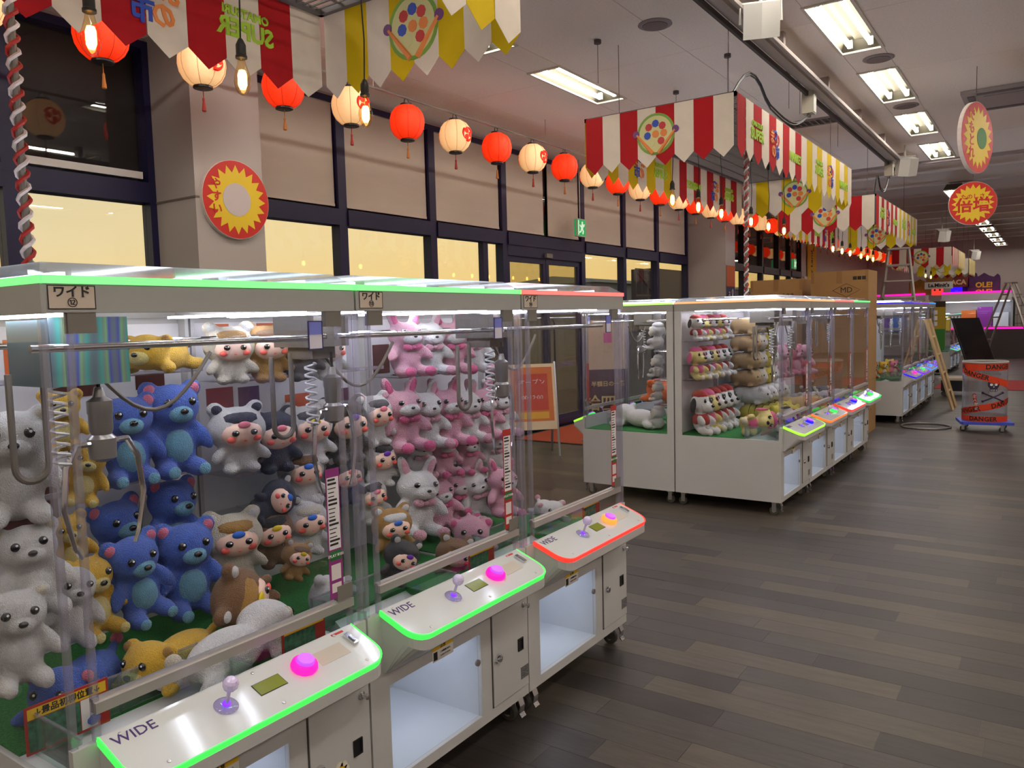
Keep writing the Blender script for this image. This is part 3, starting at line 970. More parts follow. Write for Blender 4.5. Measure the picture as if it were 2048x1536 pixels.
ROWX = -1.70
ROW_Y = [.775 + MW * k for k in range(3)]
M1 = [machine(ROWX, ROW_Y[0], False, 'nearest crane machine with green light edge, holding blue, yellow and white plush toys', 'green', 'magenta', 2, 'crane machines', (1.12, 1.46), '⑫', (.26, -.34), price='purple', rooftrim='green'),
      machine(ROWX, ROW_Y[1], False, 'middle crane machine of the near row with green light edge, holding hooded dolls', 'green', 'magenta', 2, 'crane machines', (.92, 1.07, 1.41), '⑬', (.17, -.36)),
      machine(ROWX, ROW_Y[2], False, 'third crane machine of the near row with red light edge, holding pink plush toys', 'red', 'amber', 2, 'crane machines', (.90, 1.06, 1.36), '⑭', (.2, -.30))]
BX = ROWX - 2 * MD_ - .004
for k in range(3):
    machine(BX, ROW_Y[k] + MW, True, 'crane machine facing the windows, back to back with the %s machine of the near row' % ORD[k], ('orange', 'yellowgreen', 'lime')[k], 'mint', 0, 'crane machines', ())
B2X, B2Y = -1.74, 6.2
for k in range(4):
    machine(B2X, B2Y + MW * k, False, ('crane machine at the near corner of the second block, holding puppy plush toys', 'second crane machine of the second block with an orange deck edge',
            'third crane machine of the second block with a red deck edge', 'far crane machine of the second block with a green deck edge')[k], ('yellowgreen', 'orange', 'red', 'mint')[k], ('blue', 'mint', 'blue', 'mint')[k], 1, 'crane machines',
            ((1.06, 1.19, 1.385), (.95, 1.2, 1.4), (), ())[k], None, ((.35, -.22), (.3, -.3), (.5, -.4), (.5, -.4))[k], rooftrim=('amber', 'amber', 'red', 'mint')[k])
for k in range(4):
    machine(B2X - 2 * MD_ - .004, B2Y + MW * (k + 1), True, 'crane machine on the window side of the second block, %s from the near end' % ORD[k], ('yellowgreen', 'orange', 'mint', 'red')[k], 'mint', 1 if k == 0 else 0, 'crane machines', ((.84, 1.05, 1.3), (), (), ())[k])
B3Y = 12.2
for k in range(4):
    machine(B2X, B3Y + MW * k, False, 'crane machine of the third block with %s deck edge' % ('deep blue', 'violet', 'sky-blue', 'purple')[k], ('blue', 'violet', 'sky', 'purple')[k], ('magenta', 'mint', 'sky', 'purple')[k], 1, 'crane machines', ((.8, 1.0, 1.2, 1.4), (), (), ())[k], None, (.3, -.4), rooftrim=('blue', 'purple', 'violet', 'sky')[k])
    machine(B2X - 2 * MD_ - .004, B3Y + MW * (k + 1), True, 'crane machine on the window side of the third block, %s from the near end' % ORD[k], 'violet', 'purple', 0, 'crane machines', ())

# holographic shield on the nearest claw carriage, flower stickers on the nearest door
def holo():
    m = bpy.data.materials.new('holographic_film')
    m.use_nodes = True
    t_ = m.node_tree
    b_ = t_.nodes['Principled BSDF']
    b_.inputs['Metallic'].default_value = .55
    b_.inputs['Roughness'].default_value = .22
    co_ = t_.nodes.new('ShaderNodeTexCoord')
    wv = t_.nodes.new('ShaderNodeTexWave')
    wv.inputs['Scale'].default_value = 3.2
    wv.bands_direction = 'Y'
    wv.inputs['Distortion'].default_value = 1.6
    rp = t_.nodes.new('ShaderNodeValToRGB')
    cs = [(0, (120, 140, 150)), (.3, (90, 200, 190)), (.5, (150, 170, 160)), (.7, (150, 215, 150)), (.88, (100, 104, 215)), (1, (130, 150, 170))]
    el_ = rp.color_ramp.elements
    while len(el_) < len(cs):
        el_.new(.5)
    for e_, (p_, c_) in zip(el_, cs):
        e_.position = p_
        e_.color = lin(c_)
    t_.links.new(co_.outputs['Object'], wv.inputs['Vector'])
    t_.links.new(wv.outputs['Fac'], rp.inputs[0])
    t_.links.new(rp.outputs[0], b_.inputs['Base Color'])
    return m
car = [c for c in M1[0].children if c.name.startswith('claw_carriage')][0]
MB().box((.101, -.10, 1.44), (.105, .09, 1.605)).box((-.10, -.105, 1.44), (.10, -.10, 1.60)).build('holographic_shield', holo(), car)
for (yy, zz, c_, r_) in ((.46, .27, (236, 190, 20), .03), (.53, .26, (220, 70, 110), .022), (.74, .29, (236, 190, 20), .026)):
    st = MB()
    for k in range(7):
        a_ = k * 2 * math.pi / 7
        st.lathe([(r_ * .55, 0), (r_ * .55, .0012)], 10, Matrix.Translation((.0065, yy + r_ * .8 * math.cos(a_), zz + r_ * .8 * math.sin(a_))) @ Matrix.Rotation(R(90), 4, 'Y'))
    s_ = st.build('flower_sticker', mat('sticker_cream', (230, 220, 200), .6), M1[0])
    MB().lathe([(r_ * .7, 0), (r_ * .7, .0016)], 14, Matrix.Translation((.0068, yy, zz)) @ Matrix.Rotation(R(90), 4, 'Y')).build('sticker_centre', mat('sticker_%d' % c_[1], c_, .5), s_)

# ================================================================== plush toys (generic animals)
def fur(name, c):
    return mat('fur_' + name, c, .95, noise=(40, .07), bump=(95, 1.0), sheen=.25)
FUR = {k: fur(k, c) for k, c in {'blue': (62, 104, 204), 'lightblue': (112, 176, 206), 'yellow': (236, 186, 34), 'paleyellow': (240, 222, 140), 'white': (238, 236, 234), 'cream': (232, 222, 200), 'pink': (240, 178, 196),
       'hotpink': (238, 104, 156), 'tan': (206, 172, 116), 'brown': (134, 92, 48), 'gold': (190, 140, 56), 'navy': (30, 38, 70), 'grey': (84, 80, 86), 'black': (22, 20, 26), 'red': (186, 40, 34), 'lime': (206, 212, 110),
       'lemon': (240, 222, 60), 'denim': (52, 66, 104), 'teal': (40, 84, 140), 'orange': (226, 110, 44), 'rose': (232, 120, 150)}.items()}
SKIN = mat('doll_face', (244, 206, 184), .45)
EYE = mat('toy_eye', (14, 12, 14), .12, coat=.5)
GLINT = mat('eye_glint', (250, 250, 250), .2)
BLUSH = mat('blush', (232, 96, 84), .6)
SPOT = {k: mat('spot_' + k, c, .4) for k, c in {'pink': (240, 130, 150), 'yellow': (226, 200, 30), 'blue': (50, 110, 210), 'purple': (110, 50, 180)}.items()}

def remesh(balls, voxel=.028, it=6):
    b = MB()
    for bl in balls:
        m = None
        if len(bl) > 2:
            m = Euler([R(a) for a in bl[2]]).to_matrix().to_4x4()
        b.ball(bl[0], bl[1], 14, 10, m)
    me = b.mesh('plush_body', FUR['white'])
    o = bpy.data.objects.new('tmp', me)
    COL.objects.link(o)
    md = o.modifiers.new('r', 'REMESH')
    md.mode = 'VOXEL'
    md.voxel_size = voxel
    sm = o.modifiers.new('s', 'SMOOTH')
    sm.factor = .5
    sm.iterations = it
    dg = bpy.context.evaluated_depsgraph_get()
    out = bpy.data.meshes.new_from_object(o.evaluated_get(dg))
    bpy.data.objects.remove(o)
    out.materials.clear()
    out.materials.append(FUR['white'])
    out.polygons.foreach_set('use_smooth', [True] * len(out.polygons))
    return out
def part_me(name, balls, m, n=12, k=8):
    b = MB()
    for bl in balls:
        b.ball(bl[0], bl[1], n, k, Euler([R(a) for a in bl[2]]).to_matrix().to_4x4() if len(bl) > 2 else None)
    return b.mesh(name, m, True)
W_ = FUR['white']
KIND = {}
def eyes(x, y, z, r):
    out = []
    for s in (-1, 1):
        out.append(('eye', part_me('eye', [((x, s * y, z), (r * .6, r, r))], EYE), None))
        out.append(('eye_glint', part_me('eye_glint', [((x + r * .55, s * y + r * .25, z + r * .35), (r * .2, r * .28, r * .28))], GLINT, 8, 5), None))
    return out
KIND['bear'] = (remesh([((0, 0, .27), (.20, .22, .26)), ((.03, 0, .70), (.23, .27, .225)), ((0, .22, .87), (.07, .10, .10)), ((0, -.22, .87), (.07, .10, .10)),
                        ((.08, .25, .40), (.09, .08, .19), (28, -25, 0)), ((.08, -.25, .40), (.09, .08, .19), (-28, -25, 0)), ((.17, .15, .09), (.20, .10, .095)), ((.17, -.15, .09), (.20, .10, .095))]),
    [('muzzle', part_me('muzzle', [((.22, 0, .635), (.09, .12, .085))], W_), 'b'), ('belly', part_me('belly', [((.12, 0, .30), (.10, .15, .18))], W_), 'b'), ('nose', part_me('nose', [((.305, 0, .665), (.03, .042, .03))], EYE), 'n'),
     ('inner_ear', part_me('inner_ear', [((.045, .22, .87), (.04, .06, .06))], W_), 'c'), ('inner_ear', part_me('inner_ear', [((.045, -.22, .87), (.04, .06, .06))], W_), 'c'),
     ('sole', part_me('sole', [((.35, .15, .09), (.025, .06, .06))], W_), 'b'), ('sole', part_me('sole', [((.35, -.15, .09), (.025, .06, .06))], W_), 'b')] + eyes(.225, .115, .75, .042))
KIND['bunny'] = (remesh([((0, 0, .25), (.19, .20, .24)), ((.03, 0, .62), (.21, .24, .20)), ((-.02, .15, .86), (.05, .07, .17), (-18, 0, 0)), ((-.02, -.15, .86), (.05, .07, .17), (18, 0, 0)),
                         ((.10, .22, .36), (.08, .07, .16), (28, -30, 0)), ((.10, -.22, .36), (.08, .07, .16), (-28, -30, 0)), ((.18, .14, .08), (.19, .09, .085)), ((.18, -.14, .08), (.19, .09, .085))]),
    [('muzzle', part_me('muzzle', [((.19, 0, .57), (.085, .13, .09))], W_), 'b'), ('nose', part_me('nose', [((.27, 0, .60), (.018, .025, .018))], EYE), 'n'),
     ('inner_ear', part_me('inner_ear', [((.025, .15, .86), (.02, .04, .12), (-18, 0, 0))], W_), 'c'), ('inner_ear', part_me('inner_ear', [((.025, -.15, .86), (.02, .04, .12), (18, 0, 0))], W_), 'c'),
     ('neck_bow', part_me('neck_bow', [((.19, .07, .44), (.04, .07, .05), (20, 0, 0)), ((.19, -.07, .44), (.04, .07, .05), (-20, 0, 0)), ((.21, 0, .44), (.03, .03, .03))], W_), 'c'),
     ('paw', part_me('paw', [((.36, .14, .08), (.06, .075, .075))], W_), 'c'), ('paw', part_me('paw', [((.36, -.14, .08), (.06, .075, .075))], W_), 'c')] + eyes(.20, .105, .67, .036))
KIND['lying'] = (remesh([((-.12, 0, .18), (.36, .20, .18)), ((.30, 0, .24), (.22, .24, .20)), ((.26, .21, .36), (.06, .08, .08)), ((.26, -.21, .36), (.06, .08, .08)), ((.30, .24, .07), (.18, .08, .07), (0, 0, 25)), ((.30, -.24, .07), (.18, .08, .07), (0, 0, -25)),
                         ((-.42, .17, .08), (.17, .08, .075), (0, 0, -20)), ((-.42, -.17, .08), (.17, .08, .075), (0, 0, 20)), ((-.50, 0, .24), (.12, .05, .05), (0, 35, 0))]),
    [('muzzle', part_me('muzzle', [((.47, 0, .19), (.08, .12, .08))], W_), 'b'), ('nose', part_me('nose', [((.55, 0, .22), (.025, .035, .025))], EYE), 'n'), ('inner_ear', part_me('inner_ear', [((.30, .22, .37), (.04, .05, .05))], W_), 'c'),
     ('inner_ear', part_me('inner_ear', [((.30, -.22, .37), (.04, .05, .05))], W_), 'c'), ('tail_tip', part_me('tail_tip', [((-.60, 0, .31), (.06, .055, .055))], W_), 'c')] + eyes(.475, .10, .30, .038))
KIND['doll'] = (remesh([((0, 0, .60), (.28, .33, .31)), ((-.02, .22, .88), (.08, .10, .11), (-25, 0, 0)), ((-.02, -.22, .88), (.08, .10, .11), (25, 0, 0)), ((0, 0, .20), (.19, .22, .20)), ((.10, .24, .27), (.09, .07, .14), (35, -30, 0)),
                        ((.10, -.24, .27), (.09, .07, .14), (-35, -30, 0)), ((.12, .12, .07), (.15, .09, .075)), ((.12, -.12, .07), (.15, .09, .075))]),
    [('face', part_me('face', [((.155, 0, .56), (.15, .235, .20))], SKIN, 18, 12), None), ('fringe', part_me('fringe', [((.13, 0, .76), (.15, .20, .09), (0, 20, 0))], W_), 'c'), ('forehead_spot', part_me('forehead_spot', [((.285, 0, .68), (.025, .07, .05))], W_), 's'),
     ('cheek', part_me('cheek', [((.265, .14, .49), (.03, .05, .042))], BLUSH), None), ('cheek', part_me('cheek', [((.265, -.14, .49), (.03, .05, .042))], BLUSH), None), ('mouth', part_me('mouth', [((.303, 0, .47), (.01, .018, .01))], BLUSH), None),
     ('inner_ear', part_me('inner_ear', [((.045, .22, .88), (.03, .06, .07), (-25, 0, 0))], W_), 'b'), ('inner_ear', part_me('inner_ear', [((.045, -.22, .88), (.03, .06, .07), (25, 0, 0))], W_), 'b')] + eyes(.29, .10, .575, .042))
KIND['puppy'] = (remesh([((0, 0, .62), (.22, .23, .22)), ((.21, 0, .54), (.15, .13, .11)), ((-.02, .25, .60), (.09, .05, .17), (12, 0, 0)), ((-.02, -.25, .60), (.09, .05, .17), (-12, 0, 0)), ((0, 0, .24), (.19, .20, .22)),
                         ((.16, .18, .28), (.14, .07, .08), (0, 30, 12)), ((.16, -.18, .28), (.14, .07, .08), (0, 30, -12)), ((.20, .14, .07), (.20, .08, .075)), ((.20, -.14, .07), (.20, .08, .075))]),
    [('cap', part_me('cap', [((-.02, 0, .76), (.19, .20, .12))], W_), 'c'), ('shirt', part_me('shirt', [((.005, 0, .27), (.205, .215, .17))], W_), 'c'), ('nose', part_me('nose', [((.345, 0, .585), (.035, .05, .035))], EYE), 'n'),
     ('ear_patch', part_me('ear_patch', [((.0, .275, .58), (.085, .035, .15), (12, 0, 0))], W_), 'b'), ('eye_patch', part_me('eye_patch', [((.165, .115, .66), (.06, .07, .075))], W_), 'b'), ('ear_patch', part_me('ear_patch', [((.0, -.275, .58), (.085, .035, .15), (-12, 0, 0))], W_), 'b'),
     ('paw', part_me('paw', [((.37, .14, .075), (.06, .075, .07))], W_), 'p'), ('paw', part_me('paw', [((.37, -.14, .075), (.06, .075, .07))], W_), 'p')] + eyes(.205, .095, .675, .042))
KIND['roll'] = (remesh([((-.25, 0, .2), (.27, .2, .2)), ((0, 0, .2), (.3, .2, .2)), ((.25, 0, .2), (.27, .2, .2)), ((.32, .15, .37), (.05, .06, .06)), ((.32, -.15, .37), (.05, .06, .06)), ((.25, .16, .03), (.09, .06, .045)), ((.25, -.16, .03), (.09, .06, .045)), ((-.25, .16, .03), (.09, .06, .045)), ((-.25, -.16, .03), (.09, .06, .045))]),
    [('snout', part_me('snout', [((.49, 0, .17), (.04, .07, .05))], W_), 'b')] + eyes(.47, .09, .24, .026))
stripe_me = [part_me('back_stripe', [((x, 0, .215), (.022, .196, .192))], PRINT, 16, 10) for x in (-.2, -.06, .08)]

def plush(kind, base, size, cols, label, rotz=0, tilt=(0, 0), group='plush toys', stripes=False, scale3=None):
    t = thing('plush_' + {'bear': 'bear', 'bunny': 'bunny', 'lying': 'animal', 'doll': 'doll', 'puppy': 'puppy', 'roll': 'cushion'}[kind], label, 'plush toy', base, group=group,
              rot=(R(tilt[0]), R(tilt[1]), R(rotz)))
    t.scale = (size, size, size) if scale3 is None else tuple(size * v for v in scale3)
    me, parts = KIND[kind]
    inst('body', me, t, material=FUR[cols['a']])
    for nm, pm_, key in parts:
        if key is None or key == 'n':
            inst(nm, pm_, t)
        elif key == 's':
            inst(nm, pm_, t, material=SPOT[cols.get('s', 'pink')])
        else:
            inst(nm, pm_, t, material=FUR[cols.get(key, cols.get('b', cols['a']))])
    if stripes:
        for sm_ in stripe_me:
            inst('back_stripe', sm_, t)
    return t

def spot(px, ytop, ybot, X):
    """base point and height of a toy that spans ytop..ybot at column px on the plane x=X"""
    b_, t_ = at(px, ybot, 0, X), at(px, ytop, 0, X)
    return b_, t_.z - b_.z

def P(kind, px, y0, y1, X, cols, label, rotz=0, tilt=(0, 0), grow=1.0, zmin=None, **kw):
    b_, h = spot(px, y0, y1, X)
    if zmin is not None and abs(b_.z - zmin) < .12:
        b_.z = zmin
    return plush(kind, b_, h * grow, cols, label, rotz, tilt, **kw)

# --- near machine: blue, yellow, white
BL = dict(a='blue', b='lightblue', c='rose')
XB = -2.36
g = 'plush toys in the nearest machine'
P('bear', 258, 770, 962, XB, BL, 'blue plush bear with pale belly standing left on the shelf of the nearest machine', -14, group=g, zmin=1.122)
P('bear', 350, 755, 955, XB, BL, 'blue plush bear with pale belly standing right on the shelf of the nearest machine', -8, group=g, zmin=1.122)
P('bear', 255, 980, 1165, XB - .04, BL, 'blue plush bear half hidden in the back left of the blue pile', 4, (8, 0), group=g)
P('bear', 340, 945, 1130, XB - .05, BL, 'blue plush bear at the top back of the blue pile', 6, (-4, 0), group=g)
P('bear', 285, 1045, 1232, XB + .13, BL, 'blue plush bear leaning left at the front of the blue pile', 0, (10, 6), group=g)
P('bear', 378, 1028, 1226, XB + .10, BL, 'blue plush bear sitting upright at the right of the blue pile', -10, group=g)
P('lying', 165, 1258, 1385, -2.12, BL, 'blue plush bear lying on the turf at the left front of the nearest machine', -55, grow=1.9, group=g, zmin=.606)
YE = dict(a='yellow', b='paleyellow', c='gold')
P('lying', 325, 640, 742, XB, YE, 'yellow plush cub lying on the top shelf of the nearest machine', -60, grow=1.75, group=g, zmin=1.462)
P('bear', 128, 772, 905, -2.34, YE, 'yellow plush cub high at the left behind the claw', -20, group=g)
P('bear', 160, 880, 1010, -2.32, YE, 'yellow plush cub below the one behind the claw', -25, (-12, 0), group=g)
P('bear', 150, 1015, 1150, -2.28, YE, 'yellow plush cub in the pile between white and blue toys', -10, (6, 0), group=g)
P('bear', 190, 1095, 1270, -2.22, YE, 'yellow plush cub sitting lowest in the yellow pile', 6, (4, 0), group=g)
P('lying', 350, 1222, 1330, -2.06, YE, 'yellow plush cub lying on the turf in the middle of the nearest machine', -75, grow=2.0, group=g, zmin=.606)
WH = dict(a='white', b='white', c='cream')
P('bear', 35, 800, 1045, -2.2, WH, 'large white plush bear at the upper left of the nearest machine', -20, group=g)
P('bear', 85, 1030, 1235, -2.12, WH, 'white plush bear with dark eyes in the left corner pile', -15, (6, -8), group=g)
P('bear', 40, 1160, 1370, -2.05, WH, 'white plush bear lowest in the left corner pile', -10, group=g)
P('bear', 135, 1120, 1290, -2.2, WH, 'white plush bear wedged between the white pile and the yellow cub', -10, (-8, 0), group=g)
P('lying', 480, 1235, 1360, -1.93, WH, 'white plush bear lying face away beside the prize hole of the nearest machine', 100, grow=2.1, group=g, zmin=.606)

# --- middle machine: hooded dolls
g = 'plush toys in the middle machine'
def DL(a, c, s, b='white'):
    return dict(a=a, b=b, c=c, s=s)
XD = -2.37
for (px, y0, y1, X, cols, label, rz, tl) in [
    (462, 652, 768, XD, DL('cream', 'gold', 'blue'), 'cream hooded doll with golden fringe, leftmost on the top shelf of the middle machine', -18, (0, 0)),
    (535, 650, 765, XD, DL('gold', 'brown', 'blue'), 'golden brown hooded doll second on the top shelf in the middle machine', -12, (0, 0)),
    (602, 655, 762, XD, DL('grey', 'grey', 'blue'), 'dark grey hooded doll third on the top shelf in the middle machine', -10, (0, 0)),
    (655, 660, 760, XD, DL('white', 'grey', 'blue'), 'white hooded doll at the right of the top shelf in the middle machine', -10, (0, 0)),
    (478, 812, 944, XD + .04, DL('white', 'navy', 'pink', 'navy'), 'white hooded doll with dark fringe and pink spot, left of the middle shelf', -16, (0, 0)),
    (548, 822, 944, XD, DL('navy', 'navy', 'pink'), 'navy hooded doll with pink spot beside the white one on the middle shelf', -10, (0, 0)),
    (618, 810, 930, XD, DL('white', 'grey', 'yellow'), 'white hooded doll with yellow spot on the middle shelf', -16, (0, 0)),
    (690, 800, 925, XD, DL('grey', 'black', 'purple'), 'grey hooded doll partly behind the clear posts on the middle shelf', -10, (0, 0)),
    (748, 790, 892, XD, DL('white', 'grey', 'pink', 'pink'), 'white hooded doll at the right end of the middle shelf', -4, (0, 0)),
    (500, 950, 1032, XD + .03, DL('navy', 'navy', 'blue'), 'navy hooded doll lying under the middle shelf with a blue spot', -10, (-68, 0)),
    (605, 900, 1010, XD, DL('white', 'brown', 'blue'), 'white hooded doll with brown fringe and blue spot below the yellow-spotted one', -14, (0, 0)),
    (690, 915, 1010, XD, DL('navy', 'navy', 'pink'), 'navy hooded doll with pink spot behind the price strip', -10, (0, 0)),
    (758, 880, 975, XD, DL('white', 'black', 'purple'), 'white hooded doll with purple spot near the clear posts', -8, (0, 0)),
    (745, 955, 1045, XD, DL('white', 'grey', 'pink'), 'white hooded doll with pink spot under the purple-spotted one', -8, (6, 0)),
    (470, 1025, 1160, XD + .05, DL('cream', 'gold', 'blue'), 'cream and gold hooded doll standing low at the left of the middle machine', -20, (0, 0)),
    (548, 1020, 1130, XD + .04, DL('brown', 'black', 'yellow'), 'brown hooded doll with yellow spot low in the middle machine', -14, (4, 0)),
    (612, 1000, 1110, XD + .03, DL('white', 'cream', 'blue'), 'white hooded doll behind the brown pile in the middle machine', -14, (0, 0)),
    (518, 1092, 1218, XD + .22, DL('brown', 'gold', 'yellow'), 'brown plush doll lying on its side on the turf of the middle machine', 30, (60, 0)),
    (580, 1085, 1160, XD + .16, DL('gold', 'brown', 'yellow'), 'golden brown hooded doll tucked behind the brown one on the turf', -10, (-20, 0)),
    (690, 1105, 1195, -2.12, DL('white', 'cream', 'yellow'), 'white hooded doll lying on the turf of the middle machine', 20, (70, 0)),
    (786, 1015, 1112, -2.16, DL('gold', 'white', 'blue'), 'tricolour hooded doll with blue spot on the turf of the middle machine', -22, (0, 0)),
    (778, 1075, 1165, -1.98, DL('black', 'black', 'purple'), 'black hooded doll with purple spot on the turf of the middle machine', -20, (-25, 10)),
    (893, 1075, 1165, -1.99, DL('brown', 'brown', 'yellow'), 'brown hooded doll with yellow spot nearest the pane of the middle machine', -26, (-18, 0))]:
    P('doll', px, y0, y1, X, cols, label, rz, tl, group=g, scale3=(1.15, 1.36, 1.1) if not (tl[0] < -50 or tl[0] > 50) else (1.4, 1.45, 1.4))

# --- third machine: pink bunnies
g = 'plush toys in the third machine'
PK = dict(a='pink', b='white', c='hotpink')
PW = dict(a='white', b='white', c='pink')
XP = -2.38
k = 0
for (px, y0, y1, c_, n_) in [(812, 630, 752, PK, 'first'), (856, 632, 750, PW, 'second'), (900, 632, 748, PK, 'third'), (940, 634, 746, PW, 'fourth')]:
    P('bunny', px, y0, y1, XP, c_, '%s plush bunny, %s on the top shelf of the third machine' % ('pink' if c_ is PK else 'white and pink', n_), -12 - 3 * k, group=g, scale3=(1.15, 1.4, 1.08))
    k += 1
for i, (px, y0, y1, c_) in enumerate([(805, 765, 900, PK), (848, 770, 896, PW), (892, 765, 890, PK), (930, 770, 884, PW), (962, 765, 880, PK), (992, 765, 872, PW)]):
    P('bunny', px, y0, y1, XP + .02, c_, '%s plush bunny, %s on the middle shelf of the third machine' % ('pink' if c_ is PK else 'white and pink', ORD[i]), -12, group=g, scale3=(1.15, 1.4, 1.08))
for i, (px, y0, y1, c_) in enumerate([(835, 868, 955, PW), (885, 860, 950, PK), (935, 862, 945, PK), (985, 855, 940, PW)]):
    P('bunny', px, y0, y1, XP + .03, c_, '%s plush bunny, %s on the lower shelf of the third machine' % ('pink' if c_ is PK else 'white and pink', ORD[i]), -14, group=g, scale3=(1.15, 1.4, 1.08))
for i, (px, y0, y1, c_, X) in enumerate([(828, 925, 1070, PW, -2.28), (880, 945, 1060, PK, -2.34), (912, 935, 1040, PK, -2.36), (955, 930, 1035, PW, -2.3), (1000, 925, 1030, PK, -2.2)]):
    P('bunny', px, y0, y1, X, c_, '%s plush bunny, %s from the left in the heap in the third machine' % ('pink' if c_ is PK else 'white', ORD[i]), -14, ((-6, 5, 0, 8, -5)[i], 0), group=g, scale3=(1.15, 1.4, 1.08))
P('lying', 942, 1002, 1090, -2.12, PK, 'pink plush bunny lying on the turf in front of the heap', -50, grow=1.7, group=g)
P('lying', 1095, 985, 1040, -2.02, PW, 'white plush bunny lying near the far side pane of the third machine', -40, grow=1.9, group=g)

# --- second block, seen through its end window
g = 'plush toys in the second block'
def at_y(px, py, Y):
    return at(px, py, 1, Y)
PUPS = [dict(a='white', b='black', c='red', p='white'), dict(a='paleyellow', b='hotpink', c='hotpink', p='cream')]
SH = ((1.385, 'top', 5), (1.06, 'middle', 5), (.606, 'bottom', 5))
pn = 0
for si, (z, nm, cnt) in enumerate(SH):
    for i in range(cnt):
        c_ = PUPS[(i + si) % 2 if (i + si) % 5 else 0]
        yy = B2Y + .12 + i * .155
        hh = (.255, .32, .42)[si]
        plush('puppy', ((-2.475, -2.475, -2.44)[si], yy, z + .002), hh, c_, '%s plush puppy, %s from the end window, %s shelf of second block' % ('red-capped white' if c_ is PUPS[0] else 'pink-capped yellow', ORD[i], nm), -28, group=g, scale3=(1.05, (1, .85, .7)[si], 1))
        pn += 1
plush('puppy', (-2.14, B2Y + .20, .68), .36, PUPS[1], 'pink-capped yellow plush puppy lying on the turf inside the end window', -60, (-80, 0), group=g)
plush('puppy', (-1.97, B2Y + .46, .68), .30, PUPS[0], 'red-capped white plush puppy lying by the clear tray inside the end window', -50, (-75, 0), group=g)
RC = [('tan', 'tan plush cushion animal'), ('cream', 'cream plush cushion animal'), ('lemon', 'yellow plush cushion animal'), ('white', 'white plush cushion animal')]
zz = [.96, 1.12, 1.28, 1.44]
for ci, (c_, nm) in enumerate(RC):
    for zi, z in enumerate(zz):
        plush('roll', (-2.34, B2Y + MW + .12 + ci * .19, z - .02), .36, dict(a=c_, b=c_), '%s, %s up its stack in the second block' % (nm, ORD[zi]), -8, group=g, scale3=(.8, 1.15, .42 / .4))
for i in range(4):
    plush('roll', (-2.3, B2Y + MW + .12 + i * .19, .78), .40, dict(a='white', b='white'), 'white plush cushion, %s in the low row of the second block' % ORD[i], -8, group=g)
for i in range(4):
    plush('roll', (-2.2, B2Y + MW + .12 + i * .19, .606), .42, dict(a='lemon', b='lemon'), 'yellow striped plush cushion, %s in the turf row of the second block' % ORD[i], -10, group=g, stripes=True)
plush('roll', (-2.06, B2Y + MW * 1.35, .606), .40, dict(a='lemon', b='lemon'), 'yellow striped plush cushion lying forward beside the puppies', -30, group=g, stripes=True)
plush('roll', (-1.98, B2Y + MW * 1.75, .606), .5, dict(a='tan', b='tan'), 'tan plush cushion lying forward on the turf of the second block', 20, group=g)
for i, (x, y_, c_, s_) in enumerate([(-2.3, 2.2, 'pink', .36), (-2.25, 2.6, 'rose', .34), (-2.2, 2.85, 'pink', .34)]):
    plush('bear', (x, B2Y + MW * y_, .95), s_, dict(a=c_, b='pink', c='rose'), '%s plush bear in the third machine of the second block, %s along' % ('deep pink' if c_ == 'rose' else 'pale pink', ORD[i]), -25, group=g)
for i, (x, y_, c_) in enumerate([(-2.1, 2.3, 'tan'), (-2.2, 2.7, 'white'), (-2.0, 3.2, 'white'), (-2.25, 3.6, 'grey')]):
    plush('lying', (x, B2Y + MW * y_, .606), .40, dict(a=c_, b='cream', c='cream'), '%s plush animal lying on turf in the second block, %s along' % (c_, ORD[i]), -40, group=g)
# window side of the second block
XL = B2X - 2 * MD_
for i, z in enumerate((.606, .86, 1.07, 1.31)):
    plush('puppy', (-2.86, B2Y + .20, z), (.25, .2, .23, .28)[i], dict(a='white', b='cream', c='white', p='white'), 'white plush dog, %s up the column on the window side of the second block' % ORD[i], 160, group=g)
plush('lying', (-3.12, B2Y + .3, .606), .46, dict(a='white', b='white', c='lightblue'), 'white plush animal lying on turf on the window side of the second block', 165, group=g)
plush('lying', (-2.95, B2Y + .62, .80), .5, dict(a='orange', b='orange', c='brown'), 'orange plush animal behind the white dogs on the window side', 150, group=g)
# third block
g = 'plush toys in the third block'
for i, z in enumerate((.95, 1.12, 1.30, 1.45)):
    for j in range(2):
        plush('roll', (-2.36, B3Y + .2 + j * .3, z), .36, dict(a='lime', b='teal'), '%s lime plush fish in the third block, %s up its stack' % (('near', 'farther')[j], ORD[i]), -25, group=g)
for i, (x, y_, c_) in enumerate([(-2.3, .15, 'white'), (-2.2, .4, 'orange'), (-2.1, .62, 'yellow'), (-2.0, .9, 'rose'), (-2.1, 1.2, 'lemon')]):
    plush('bear', (x, B3Y + y_, .606), .26, dict(a=c_, b='cream', c=c_), '%s plush bear on the turf of the third block' % c_, -40, group=g)

